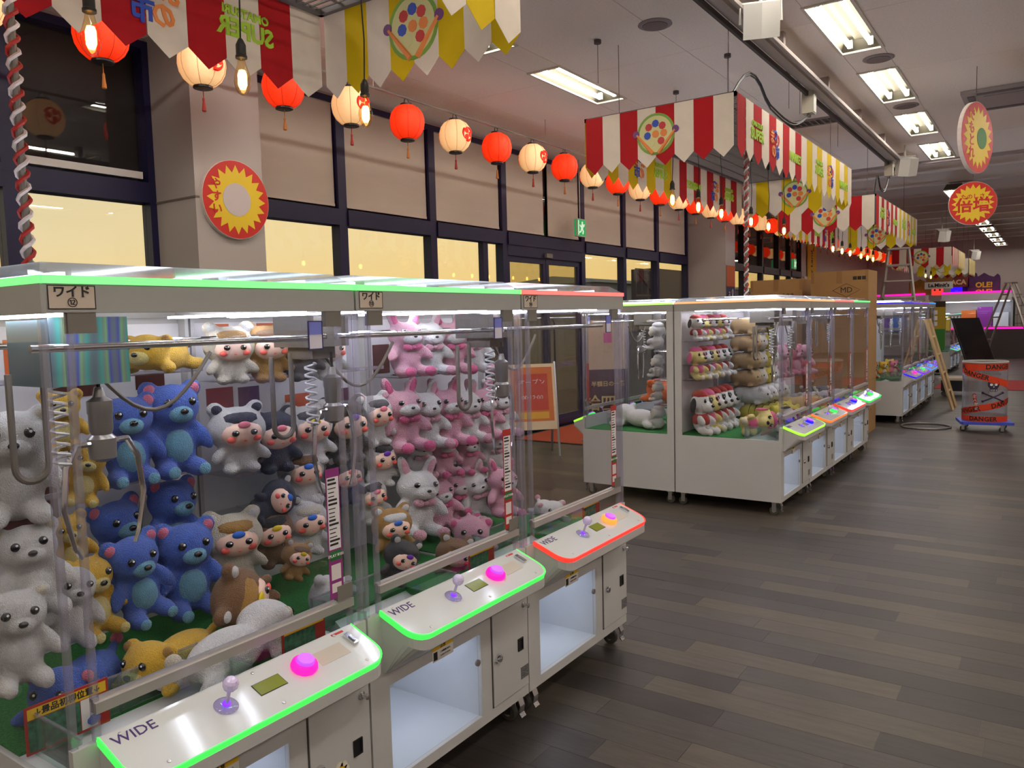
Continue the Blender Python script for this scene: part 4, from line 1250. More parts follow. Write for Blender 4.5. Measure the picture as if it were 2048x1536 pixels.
# ================================================================== awning canopies over the blocks
CLOTH = {'red': mat('cloth_red', (172, 26, 32), .8, noise=(8, .05), spec=.2), 'white': mat('cloth_white', (222, 208, 190), .8, noise=(8, .04), spec=.2), 'yellow': mat('cloth_yellow', (208, 176, 16), .8, noise=(8, .05), spec=.2)}
LIME = mat('lime_print', (164, 200, 50), .6)
KCOL = {k: mat('print_' + k, c, .6) for k, c in {'blue': (40, 70, 170), 'orange': (224, 130, 60), 'red': (190, 50, 50), 'purple': (110, 60, 120), 'green': (120, 160, 60), 'cream': (206, 200, 140)}.items()}
DARKM = mat('canopy_frame', (86, 78, 76), .5)
def flag_me(w, h, tip, col):
    key = ('flag', round(w, 4), round(h, 3), col)
    if key not in ME:
        ME[key] = MB().prism([(-w / 2, 0), (w / 2, 0), (w / 2, -h), (0, -h - tip), (-w / 2, -h)], -.001, .001).mesh('flag', CLOTH[col])
    return ME[key]
def badge(parent, loc, rot, s=1.0):
    """round printed crest with two crossed bats"""
    b = inst('crest', MB().lathe([(.14 * s, -.003), (.14 * s, .003)], 28).mesh('crest', KCOL['green']), parent, loc, rot)
    inst('crest_disc', MB().lathe([(.122 * s, -.005), (.122 * s, .005)], 28).mesh('crest_disc', KCOL['cream']), b)
    rnd = random.Random(5)
    for i, (x, y, c) in enumerate([(-.05, .05, 'red'), (0, .07, 'blue'), (.05, .05, 'red'), (-.06, -.005, 'blue'), (0, 0, 'orange'), (.06, 0, 'orange'), (-.03, -.055, 'cream'), (.04, -.05, 'red')]):
        inst('crest_mark', MB().lathe([(.026 * s, -.007), (.026 * s, .007)], 8).mesh('crest_mark', KCOL[c]), b, (x * s, y * s, 0))
    for sgn in (-1, 1):
        inst('crest_bat', MB().tube([(sgn * .14 * s, .01 * s, 0), (sgn * .02 * s, -.13 * s, 0)], [.010 * s, .016 * s], 6).mesh('crest_bat', KCOL['orange']), b)
        inst('crest_ring', MB().lathe([(.024 * s, -.007), (.024 * s, .007)], 14).mesh('crest_ring', KCOL['purple']), b, (sgn * .145 * s, .015 * s, 0))
    return b
def side_text(parent, x, yc, zt, face, L):
    """banner print along a side: SUPER at its left, coloured letters, MARKET at its right (seen from outside)"""
    rot = FX if face > 0 else FNX
    d = face
    inst('banner_lettering', text_mesh('OMATSURI', .055, LIME, .007, .002), parent, (x, yc - d * L * .26, zt - .145), rot)
    inst('banner_lettering', text_mesh('SUPER', .115, LIME, .007, .004), parent, (x, yc - d * L * .26, zt - .225), rot)
    inst('banner_lettering', text_mesh('MARKET', .105, LIME, .007, .004), parent, (x, yc + d * L * .30, zt - .235), rot)
    for i, (s, c, oy, oz) in enumerate([('ま', 'orange', -.10, .0), ('つ', 'blue', -.02, .03), ('り', 'red', .06, -.01), ('の', 'orange', -.06, -.11), ('市', 'blue', .04, -.11)]):
        inst('banner_lettering', text_mesh(s, .12, KCOL[c], .007, .004), parent, (x, yc + d * (oy - .02), zt - .17 + oz), rot)
def canopy(y0, y1, ztop, label, near, far, r_near, r_far, l_near, l_far, x0=-3.25, x1=-2.0, n_end=8, n_side=10, text=True, wires=True):
    t = thing('awning_canopy', label, 'awning', (0, 0, 0), group='striped awnings')
    b = MB()
    for (xa, ya, xb, yb) in ((x0, y0, x1, y0), (x0, y1, x1, y1), (x0, y0, x0, y1), (x1, y0, x1, y1)):
        MB().box((min(xa, xb) - .015, min(ya, yb) - .015, ztop - .012), (max(xa, xb) + .015, max(ya, yb) + .015, ztop + .018)).build('frame_bar', DARKM, t)
    m = MB()
    n = int((y1 - y0) / .045)
    for k in range(1, n):
        yy = y0 + (y1 - y0) * k / n
        m.box((x0, yy - .004, ztop), (x1, yy + .004, ztop + .008))
    for k in range(1, 8):
        xx = x0 + (x1 - x0) * k / 8
        m.box((xx - .006, y0, ztop + .008), (xx + .006, y1, ztop + .016))
    m.build('wire_mesh', DARKM, t, kind='stuff')
    h, tip = .385, .075
    we = (x1 - x0) / n_end
    for (yy, col, sgn) in ((y0 - .018, near, 1), (y1 + .018, far, 1)):
        for k in range(n_end):
            c = col if k % 2 == (0 if yy < y0 else 1) else 'white'
            o = inst('flag', flag_me(we, h, tip, c), t, (x0 + we * (k + .5), yy, ztop + .01), (R(90), 0, 0))
        badge(t, ((x0 + x1) / 2, yy, ztop - .2), (R(90), 0, 0), 1.15)
    L = (y1 - y0) / 2
    ws = L / n_side
    for (xx, cols, face) in ((x1 + .018, (r_near, r_far), 1), (x0 - .018, (l_near, l_far), -1)):
        for half in (0, 1):
            for k in range(n_side):
                c = cols[half] if k % 2 == 0 else 'white'
                inst('flag', flag_me(ws, h, tip, c), t, (xx, y0 + half * L + ws * (k + .5), ztop + .01), (R(90), R(random.uniform(-.3, .3)), R(90) + R(random.uniform(-1.5, 1.5))))
            if text:
                side_text(t, xx, y0 + (half + .5) * L, ztop, face, L)
    if wires:
        for xx in (x0 + .15, x1 - .15):
            for yy in (y0 + .3, y1 - .3):
                MB().cyl((xx, yy, ztop), (xx, yy, 4.1 if yy > 14 else CEIL), .003, 5).build('suspension_wire', DARKM, t)
    return t
canopy(-.95, 3.01, 3.25, 'striped awning hanging over the near row of machines', 'red', 'yellow', 'red', 'yellow', 'yellow', 'red')
canopy(5.90, 9.90, 3.235, 'red and yellow striped awning hanging over the second block', 'red', 'yellow', 'red', 'yellow', 'yellow', 'red')
canopy(11.46, 15.2, 3.13, 'striped awning hanging over the third block beside the ladder', 'red', 'yellow', 'red', 'yellow', 'yellow', 'red')
canopy(20.9, 24.0, 3.03, 'distant red and white striped awning near the far wall', 'red', 'yellow', 'red', 'yellow', 'yellow', 'red', text=False)
canopy(25.2, 27.2, 2.98, 'most distant striped awning showing a yellow side', 'yellow', 'red', 'yellow', 'yellow', 'yellow', 'yellow', text=False)

# pendant bulbs on the centre line of the canopies
BG = glass('bulb_glass', (255, 238, 205), .0, refl=1.2, base=.03)
FILA = mat('bulb_filament', (255, 200, 120), .4, emit=(255, 190, 95), es=26.0)
SOCK = mat('bulb_socket', (46, 42, 38), .45, .4)
glass_me = MB().lathe([(.013, 0), (.016, -.02), (.022, -.04), (.030, -.065), (.032, -.085), (.028, -.11), (.018, -.13), (.006, -.138)], 16).mesh('bulb_glass', BG, True)
fil_me = MB().lathe([(.012, -.045), (.017, -.06), (.017, -.10), (.010, -.115)], 8).mesh('filament', FILA)
sock_me = MB().lathe([(.006, .075), (.010, .07), (.017, .055), (.019, .05), (.019, .012), (.022, .01), (.022, 0), (.014, -.004)], 14).mesh('socket', SOCK, True)
def bulb(y, z, ztop, label, x=-2.6):
    t = thing('pendant_bulb', label, 'pendant bulb', (x, y, z), group='filament bulbs under the awnings')
    inst('glass_bulb', glass_me, t)
    inst('filament', fil_me, t)
    inst('socket', sock_me, t)
    hh = ztop - z
    MB().tube([(0, 0, .075), (.008, 0, hh * .4), (-.006, .004, hh * .7), (0, 0, hh)], .0035, 6).build('cord', BLACK, t)
    inst('cord_plug', MB().box((-.012, -.012, hh - .08), (.012, .012, hh - .02)).mesh('cord_plug', BLACK), t)
for nm, ys, zt in (('near', (.25, .83, 1.41, 1.99, 2.65), 3.25), ('second', (6.14, 6.71, 7.29, 8.17, 8.77, 9.37), 3.235), ('third', (11.81, 12.39, 12.94, 13.77, 14.3, 14.79), 3.13), ('distant', (21.5, 22.5), 3.03)):
    for i, y in enumerate(ys):
        bulb(y, {'near': 2.63, 'second': 2.63, 'third': 2.57, 'distant': 2.5}[nm], zt, 'glowing filament bulb on a black cord, %s along the %s awning' % (ORD[i], nm))

# cables wrapped with red and white ribbon
RIBR = mat('ribbon_red', (170, 40, 36), .5)
RIBW = mat('ribbon_white', (220, 206, 206), .5)
def ribbon_cable(x, y, z0, z1, label, r=.017):
    t = thing('ribbon_cable', label, 'cable', (x, y, z0), group='ribbon-wrapped cables')
    n = int((z1 - z0) / .012)
    MB().cyl((0, 0, 0), (0, 0, z1 - z0), .011, 8).build('cable', GREYP, t)
    for k, m in ((0, RIBR), (math.pi, RIBW)):
        MB().tube([(r * math.cos(i * .95 + k), r * math.sin(i * .95 + k), i * (z1 - z0) / n) for i in range(n + 1)], .0065, 5).build('ribbon', m, t)
ribbon_cable(-2.60, 1.17, 1.751, 3.25, 'cable wrapped in red and white ribbon dropping onto the nearest machine')
ribbon_cable(-2.03, 6.26, 1.751, 3.235, 'cable wrapped in red and white ribbon dropping onto the second block', .015)

# ================================================================== paper lanterns along the window side
LRED = mat('lantern_red', (235, 60, 20), .7, emit=(255, 46, 6), es=.75)
LWHT = mat('lantern_cream', (250, 214, 170), .7, emit=(255, 190, 120), es=.62)
prof = [(.052, .150), (.075, .146), (.115, .120), (.145, .08), (.160, .03), (.162, -.01), (.152, -.06), (.128, -.105), (.092, -.138), (.062, -.150)]
lan_me = {k: MB().lathe(prof, 32, None, 8, .035).mesh('lantern_shade', m, True) for k, m in (('red', LRED), ('white', LWHT))}
def rib_mesh(m):
    b = MB()
    for k in range(8):
        a_ = R(22.5 + 45 * k)
        b.tube([(math.cos(a_) * (r_ * .965 + .001), math.sin(a_) * (r_ * .965 + .001), z_) for r_, z_ in prof], .0016, 4)
    return b.mesh('lantern_ribs', m)
rib_me = {'red': rib_mesh(mat('rib_red', (150, 24, 8), .8)), 'white': rib_mesh(mat('rib_tan', (176, 128, 88), .8))}
capt_me = MB().lathe([(.054, .149), (.056, .152), (.056, .165), (.045, .168)], 18).mesh('lantern_cap', BLACK)
capb_me = MB().lathe([(.064, -.148), (.066, -.152), (.066, -.164), (.054, -.168)], 18).mesh('lantern_base', BLACK)
hang_me = MB().tube([(0, -.03, .165), (0, -.025, .2), (0, 0, .215), (0, .025, .2), (0, .03, .165)], .004, 6).mesh('hanger', BLACK)
TAS = mat('tassel_gold', (176, 104, 40), .8)
TAS2 = mat('tassel_red', (150, 40, 26), .8)
tas_me = {k: MB().lathe([(.003, -.165), (.003, -.225), (.007, -.228), (.009, -.24), (.008, -.25), (.015, -.315), (.010, -.32)], 8).mesh('tassel', m) for k, m in (('red', TAS), ('white', TAS2))}
emb = MB()
for k in range(3):
    a = k * 2 * math.pi / 3
    emb.lathe([(.026, 0), (.026, .003)], 14, Matrix.Rotation(a, 4, 'Z') @ Matrix.Translation((.034, 0, 0)))
    pts = arc((0, 0), .062, a + .25, a + 2.0, 8)
    emb.tube([(p[0], p[1], .0015) for p in pts], [.013, .013, .012, .011, .010, .008, .006, .004, .003], 6)
# the crest wraps the shade: project the flat marks on the curved side
EMB = emb
def wrap_emblem():
    b = MB()
    for p in EMB.v:
        ang = p.x / .158
        r = .158 - .4 * (p.y * p.y) / .158 * .55 + .002 + p.z
        b.v.append(Vector((r * math.cos(ang), r * math.sin(ang), p.y)))
    b.f = EMB.f
    return b.mesh('lantern_crest', mat('crest_red', (214, 40, 24), .7, emit=(230, 30, 10), es=.45))
emb_me = wrap_emblem()
LY0, LDY, LX, LZ = 5.52, .70, -4.90, 3.42
ln = 0
for k in range(-5, 39):
    c = 'red' if k % 2 == 0 else 'white'
    t = thing('paper_lantern', '%s paper lantern, %s along the ceiling pipe from the near end' % ('glowing red' if c == 'red' else 'cream and red', ORD[ln]), 'lantern', (LX, LY0 + LDY * k, LZ), group='paper lanterns along the windows')
    inst('lantern_shade', lan_me[c], t)
    inst('lantern_ribs', rib_me[c], t, None, (0, 0, R(-22.5)), kind='stuff')
    inst('lantern_cap', capt_me, t)
    inst('lantern_base', capb_me, t)
    inst('hanger', hang_me, t)
    inst('tassel', tas_me[c], t)
    if c == 'white':
        for a in (0, 180):
            inst('lantern_crest', emb_me, t, None, (0, 0, R(a)))
    ln += 1
PIPEM = mat('lantern_pipe', (150, 142, 138), .4, .6)
t = thing('lantern_pipe', 'thin grey ceiling pipe that carries the row of lanterns', 'pipe', (LX, 0, 0))
MB().cyl((0, -1, LZ + .218), (0, 32.6, LZ + .218), .012, 8).build('pipe', PIPEM, t)
for k in range(12):
    y = -.5 + k * 2.8
    MB().cyl((0, y, LZ + .22), (0, y, 4.0 if y > 14 else CEIL), .003, 5).build('hanger_rod', PIPEM, t)

# ================================================================== ceiling fittings
DUCT = mat('lamp_duct', (168, 158, 150), .4)
t = thing('ceiling_duct', 'long grey cable duct under the ceiling along the aisle', 'duct', (-1.93, 0, 0))
MB().box((-.045, 4.6, 3.70), (.045, 13.4, 3.76)).build('channel', DUCT, t)
MB().box((-.075, 4.6, 3.66), (-.05, 13.4, 3.70)).build('dark_rail', mat('duct_dark', (60, 54, 52), .6), t)  # thin dark rail low along one edge of the channel
MB().cyl((.08, 4.6, 3.73), (.08, 13.4, 3.73), .022, 8).build('conduit', DUCT, t)
for k in range(6):
    MB().box((-.05, 5.2 + k * 1.55, 3.75), (.05, 5.26 + k * 1.55, CEIL)).build('bracket', DUCT, t)
SPK = mat('speaker_white', (206, 202, 194), .5)
def speaker(p, rz, label, s=1.0):
    t = thing('speaker', label, 'speaker', p, rz, group='ceiling speakers')
    t.scale = (s, s, s)
    MB().prism([(-.10, -.12), (.10, -.14), (.14, 0), (.10, .14), (-.10, .12)], -.13, .13, Matrix.Rotation(R(20), 4, 'Y')).build('housing', SPK, t)
    MB().lathe([(.012, 0), (.012, .006)], 10, Matrix.Translation((.118, 0, -.05)) @ Matrix.Rotation(R(100), 4, 'Y')).build('logo_dot', BLACK, t)
    MB().tube([(-.05, -.16, 0), (-.05, -.16, .16), (-.05, .16, .16), (-.05, .16, 0)], .012, 6).build('yoke', SPK, t)
    MB().cyl((-.05, 0, .16), (-.05, 0, ((4.1 if p[1] > 14 else CEIL) - p[2]) / s), .015, 8).build('stem', SPK, t)
p = at(1522, 35, 2, 3.62)
speaker((p.x, p.y, 3.60), R(-70), 'white box speaker at the near end of the ceiling duct', .85)
p = at(1812, 330, 2, 3.62)
speaker((p.x, p.y, 3.60), R(-60), 'white box speaker at the far end of the ceiling duct', .9)
speaker((-2.3, 22.0, 3.4), R(-60), 'small white box speaker under the roof deck')
speaker((-2.2, 29.9, 3.35), R(-60), 'farthest white box speaker near the far wall')
JB = mat('junction_box', (176, 168, 150), .45)
def jbox(p, label):
    t = thing('junction_box', label, 'junction box', p, group='junction boxes')
    MB().box((-.05, -.06, -.12), (.05, .06, .12)).build('box', JB, t)
    MB().box((.05, -.05, -.11), (.056, .05, .11)).build('cover', JB, t)
    for s in (-.025, .025):
        MB().cyl((0, s, -.12), (0, s, -.145), .014, 8).build('cable_gland', GREYP, t)
p1_ = at(1618, 168, 0, -1.99)
jbox((-1.99, p1_.y, 3.62), 'grey junction box on the duct above the second awning')
p2_ = at(1778, 315, 0, -1.99)
jbox((-1.99, p2_.y, 3.62), 'grey junction box near the far end of the duct')
for (a, bq, lb) in ((Vector((-1.99, p1_.y - .025, 3.48)), Vector((-2.02, 5.92, 3.25)), 'black cable looping from the duct box to the second awning'), (Vector((-1.99, p2_.y - .025, 3.48)), Vector((-2.02, 11.5, 3.15)), 'black cable looping from the far duct box to the third awning')):
    t = thing('power_cable', lb, 'cable', (0, 0, 0))
    for off in (0, .03):
        pts = []
        for i in range(17):
            u = i / 16
            q = a.lerp(bq, u)
            q.z += -.18 * math.sin(math.pi * min(1, u * 1.5)) * (1 - u) + .18 * math.sin(math.pi * max(0, (u - .6) / .4)) + off * math.sin(math.pi * u)
            pts.append(q)
        MB().tube(pts, .008, 6).build('cable', BLACK, t)
VENT = mat('vent_grille', (150, 136, 128), .6)
def vent(px, py, w, l, label, slats=9):
    p = at(px, py, 2, CEIL)
    t = thing('ceiling_vent', label, 'vent', (p.x, p.y, CEIL), group='ceiling vents')
    MB().box((-w / 2 + .02, -l / 2 + .02, -.006), (w / 2 - .02, l / 2 - .02, -.002)).build('backing', BLACK, t)
    for s in (-1, 1):
        MB().box((s * w / 2 - .02, -l / 2, -.016), (s * w / 2 + .02, l / 2, 0)).build('frame_bar', VENT, t)
        MB().box((-w / 2, s * l / 2 - .02, -.016), (w / 2, s * l / 2 + .02, 0)).build('frame_bar', VENT, t)
    for k in range(slats):
        xx = -w / 2 + w * (k + .5) / slats
        MB().box((xx - .008, -l / 2, -.014), (xx + .008, l / 2, -.004)).build('slat', VENT, t)
vent(1622, 244, .75, .30, 'slatted air vent in the ceiling beside the duct', 11)
p = at(2010, 190, 2, CEIL)
t = thing('air_conditioner', 'square ceiling air-conditioner panel at the right edge', 'air conditioner', (p.x + .1, p.y, CEIL - .003))
ACM = mat('ac_panel', (168, 158, 156), .55)
MB().box((-.48, -.48, -.035), (.48, .48, 0)).build('panel', ACM, t)
for a in range(4):
    m_ = Matrix.Rotation(R(90 * a), 4, 'Z')
    MB().box((-.34, .36, -.042), (.34, .43, -.034), m_).build('air_flap', mat('ac_slot', (110, 102, 102), .6), t)
MB().box((-.28, -.28, -.046), (.28, .28, -.034)).build('intake_grille', ACM, t)
for i, (px, py) in enumerate(((1757, 116), (1812, 211), (1310, 48))):
    p = at(px, py, 2, CEIL)
    t = thing('round_diffuser', 'round ceiling disc, %s from the right edge of the photo' % ('second', 'first', 'third')[i], 'ceiling disc', (p.x, p.y, CEIL), group='round ceiling discs')
    MB().lathe([(.13, 0), (.135, -.006), (.12, -.014), (.02, -.016)], 24).build('rim', mat('disc_grey', (150, 138, 138), .7), t)
    MB().lathe([(.10, -.012), (.10, -.018), (.02, -.02)], 20).build('grille', mat('disc_dark', (128, 114, 112), .8), t)
for i, (px, py) in enumerate(((1195, 80), (1455, 108), (1380, 215), (1578, 142), (1352, 182), (1600, 155), (1676, 233))):
    p = at(px, py, 2, CEIL)
    t = thing('ceiling_hook', 'small ceiling hook with a hanging wire, %s' % ('left of the near light', 'above the second awning', 'near the second awning corner', 'between awning and duct', 'beside the second awning', 'below the duct box', 'beside the slatted vent')[i], 'hook', (p.x, p.y, CEIL), group='ceiling hooks')
    MB().cyl((0, 0, 0), (0, 0, -.03), .03, 12).build('rose', DARKM, t)
    MB().cyl((0, 0, -.03), (0, 0, -.35), .0025, 5).build('wire', DARKM, t)

# ================================================================== hanging disc signs
SRED = mat('sign_red', (206, 40, 28), .45)
SYEL = mat('sign_yellow', (236, 200, 40), .45)
SRIM = mat('sign_rim', (226, 210, 200), .6)
def star(r0, r1, n):
    return [((r0 if i % 2 else r1) * math.cos(math.pi * i / n), (r0 if i % 2 else r1) * math.sin(math.pi * i / n)) for i in range(2 * n)]
def disc_sign(p, rz, r, label, lines, group='round hanging signs', hang=None):
    """face towards local +X"""
    t = thing('disc_sign', label, 'sign', p, rz, group)
    m_ = Matrix.Rotation(R(90), 4, 'Z') @ Matrix.Rotation(R(90), 4, 'X')
    MB().lathe([(r, -.02), (r, .018)], 40, m_).build('foam_disc', SRIM, t)
    MB().lathe([(r * .985, .016), (r * .985, .0205)], 40, m_).build('red_face', SRED, t)
    MB().prism(star(r * .68, r * .88, 20), .020, .0225, m_).build('yellow_burst', SYEL, t)
    for (s, size, yy, zz, m, bold) in lines:
        inst('sign_lettering', text_mesh(s, size, m, .0008, bold), t, (.0235, yy, zz), FX)
    if hang:
        MB().cyl((0, 0, r), (0, 0, hang), .003, 5).build('wire', DARKM, t)
    return t
disc_sign((-5.40, 4.03, 2.62), 0, .31, 'round red and yellow sign on the near column', [('と', .15, .0 * 1, .0, SRED, .004)][:0])
pb = at(472, 400, 0, -5.4)
t = [o for o in COL.objects if o.name.startswith('disc_sign')][0]
t.location = (-5.41, pb.y, pb.z)
# plain badge where the printed figure sits
MB().lathe([(.13, .022), (.13, .025)], 24, Matrix.Rotation(R(90), 4, 'Z') @ Matrix.Rotation(R(90), 4, 'X')).build('plain_badge', mat('badge_grey', (206, 190, 186), .6), t)
for i, s in enumerate('やすい'):
    inst('sign_lettering', text_mesh(s, .09, SRED, .0008, .002), t, (.026, -.185, .10 - i * .095), FX)
p = at(1951, 276, 1, 8.9)
t = disc_sign((p.x, p.y, p.z), R(-19), .335, 'oval-looking round sign turned sideways, hanging right of the lights', [], hang=CEIL - p.z)
for i, s in enumerate('でもとれ'):
    inst('sign_lettering', text_mesh(s, .12, SRED, .0008, .003), t, (.0235, -.13, .19 - i * .115), FX)
MB().lathe([(.10, .022), (.10, .025)], 24, Matrix.Translation((0, .08, 0)) @ Matrix.Rotation(R(90), 4, 'Z') @ Matrix.Rotation(R(90), 4, 'X')).build('plain_badge', mat('badge_green', (90, 140, 84), .6), t)
p = at(1945, 407, 1, 12.3)
disc_sign((p.x, p.y, p.z), R(-78), .285, 'round red sign with a yellow burst facing the camera below the far lights', [('たのしさ', .072, 0, .085, SRED, .0015), ('倍増', .20, 0, -.035, SRED, .006)], hang=CEIL - p.z)

# exit signs
EXG = mat('exit_green', (30, 150, 80), .5, emit=(40, 190, 100), es=.45)
EXW = mat('exit_white', (225, 240, 225), .5, emit=(220, 245, 220), es=.6)
def exit_sign(p, label, s=1.0):
    t = thing('exit_sign', label, 'exit sign', p, 0, group='emergency exit signs')
    t.scale = (s, s, s)
    MB().box((-.035, -.17, -.17), (.035, .17, .17)).build('housing', SPK, t)
    MB().box((.035, -.155, -.155), (.04, .155, .155)).build('green_face', EXG, t)
    MB().box((-.155, -.176, -.155), (.03, -.171, .155), Matrix.Scale(.2, 4, (1, 0, 0))).build('side_face', EXG, t)
    fig = MB()
    fig.ball((.042, .02, .095), (.004, .028, .028), 10, 6)
    fig.tube([(.042, .02, .06), (.042, -.01, -.02)], [.03, .026], 6)
    fig.tube([(.042, -.01, -.02), (.042, .05, -.06), (.042, .03, -.12)], .016, 6)
    fig.tube([(.042, -.01, -.02), (.042, -.05, -.08), (.042, -.10, -.09)], .016, 6)
    fig.tube([(.042, .02, .05), (.042, .08, .03), (.042, .10, .07)], .012, 6)
    fig.tube([(.042, .015, .05), (.042, -.05, .02), (.042, -.08, .05)], .012, 6)
    fig.build('running_figure', EXW, t)
    MB().box((.040, -.14, -.14), (.0415, -.11, .14)).build('door_bar', EXW, t)
    MB().cyl((0, 0, .17), (0, 0, ((4.12 if p[1] > 14 else CEIL) - p[2]) / s), .012, 8).build('stem', SPK, t)
pe = at(1160, 456, 0, -5.75)
exit_sign((-5.75, pe.y, pe.z), 'green emergency exit sign hanging by the glazed door', .75)
pe = at(1588, 528, 0, -5.75)
exit_sign((-5.75, pe.y, pe.z), 'distant green exit sign in front of the far dark windows', .8)

# ================================================================== cartons
CARD = mat('cardboard', (164, 124, 76), .85, noise=(4, .05), bump=(60, .1))
TAPE = mat('packing_tape', (146, 104, 56), .35)
INK = mat('carton_ink', (40, 32, 26), .7)
def carton(p, dx, dy, dz, label, marks):
    t = thing('carton', label, 'cardboard box', p, group='cardboard cartons')
    MB().box((-dx / 2, -dy / 2, 0), (dx / 2, dy / 2, dz)).build('box', CARD, t)
    for s in (-1, 1):
        MB().box((-dx / 2, s * dy / 4 - dy / 4 + .002, dz), (dx / 2, s * dy / 4 + dy / 4 - .002, dz + .004)).build('flap', CARD, t)
    MB().box((-.035, -dy / 2 - .0015, dz - .16), (.035, -dy / 2, dz)).build('tape', TAPE, t)
    MB().box((-.035, -dy / 2, dz + .004), (.035, dy / 2, dz + .0055)).build('tape', TAPE, t)
    for xx in (-dx / 2, dx / 2 - .04):
        MB().box((xx, -dy / 2 - .0012, dz - .15), (xx + .04, -dy / 2, dz)).build('tape', TAPE, t)
    for (s, size, xx, zz) in marks:
        inst('carton_print', text_mesh(s, size, INK), t, (xx, -dy / 2 - .002, zz), FNY)
    return t
YB = 11.0
a, c_ = at(1622, 545, 1, YB), at(1737, 541, 1, YB)
cx, w = (a.x + c_.x) / 2, c_.x - a.x
zt = a.z
carton((cx, YB + .3, 0), w, .6, .70, 'lowest cardboard carton of the tall stack between the blocks', [])
carton((cx, YB + .3, .706), w, .6, .70, 'middle cardboard carton of the tall stack between the blocks', [])
t = carton((cx, YB + .3, 1.412), w, .6, zt - 1.416, 'top cardboard carton marked MD in a diamond', [('MD', .10, .09, zt - 1.416 - .25)])
hz = zt - 1.416 - .25
MB().tube([(.09 - .17, -.302, hz), (.09, -.302, hz + .085), (.09 + .17, -.302, hz), (.09, -.302, hz - .085), (.09 - .17, -.302, hz)], .0025, 4, False).build('diamond_mark', INK, t)
for k in range(3):
    MB().box((.17 + k * .055, -.3015, hz + .13), (.215 + k * .055, -.3, hz + .175)).build('handling_mark', INK, t)
a, c_ = at(1500, 562, 1, YB + .2), at(1604, 556, 1, YB + .2)
t = carton(((a.x + c_.x) / 2, YB + .52, 0), c_.x - a.x, .6, .68, 'lowest cardboard carton of the shorter stack by the windows', [])
carton(((a.x + c_.x) / 2, YB + .52, .686), c_.x - a.x, .6, .68, 'middle cardboard carton of the shorter stack by the windows', [])
carton(((a.x + c_.x) / 2, YB + .52, 1.372), c_.x - a.x, .6, a.z - 1.376, 'top cardboard carton of the shorter stack by the windows', [('ITEM    ↑↑↑', .07, .05, a.z - 1.376 - .22)])

# ================================================================== ladders
ALU = mat('ladder_aluminium', (170, 160, 148), .35, .7)
WOOD = mat('wooden_ladder', (190, 158, 112), .6, noise=(12, .15, (1, 1, .15)))
def stepladder(p, rz, h, w0, w1, spread, rungs, m, label):
    """A-frame: climbing side faces local -Y"""
    t = thing('stepladder', label, 'ladder', p, rz, group='stepladders')
    for side, nm in ((-1, 'front_rail'), (1, 'rear_rail')):
        for s in (-1, 1):
            top = Vector((s * w0 / 2, side * .05, h))
            bot = Vector((s * w1 / 2, side * spread / 2, .02))
            d = (top - bot).normalized()
            MB().tube([bot, top], .032, 4).build(nm, m, t)
            MB().box((bot.x - .045, bot.y - .045, 0), (bot.x + .045, bot.y + .045, .05)).build('rubber_foot', BLACK, t)
        for k in range(1, rungs + 1):
            u = k / (rungs + 1)
            z = h * u
            hw = (w1 + (w0 - w1) * u) / 2
            yy = side * (spread / 2 + (.05 - spread / 2) * u)
            if side < 0:
                MB().box((-hw, yy - .05, z - .012), (hw, yy + .03, z + .012)).build('step', m, t)
            elif k % 2 == 0:
                MB().box((-hw, yy - .012, z - .02), (hw, yy + .012, z + .02)).build('brace', m, t)
    MB().box((-w0 / 2 - .03, -.10, h - .01), (w0 / 2 + .03, .10, h + .02)).build('top_cap', m, t)
    for s in (-1, 1):
        MB().tube([(s * w1 * .36, -spread * .27, h * .45), (s * w1 * .36, spread * .27, h * .45)], .008, 6).build('spreader', STEEL, t)
    return t
p = at(1797, 498, 1, 16.9)
stepladder((p.x, 16.9, 0), R(8), p.z, .34, .95, 1.5, 8, ALU, 'tall aluminium stepladder standing behind the third block')
t = thing('leaning_ladder', 'wooden ladder leaning against the third block beside the aisle', 'ladder', (-1.30, 14.2, 0))
for yy in (0, .46):
    MB().tube([(0, yy, .0), (-.405, yy, 1.45)], .026, 4).build('rail', WOOD, t)
for k in range(4):
    u = (k + 1) / 5
    MB().tube([(-.405 * u, 0, 1.45 * u), (-.405 * u, .46, 1.45 * u)], .018, 6).build('rung', WOOD, t)
p = at(2022, 566, 1, 27.5)
stepladder((p.x, 27.5, 0), R(70), p.z, .35, .75, 1.7, 6, ALU, 'aluminium stepladder at the far right edge near the cage cart')

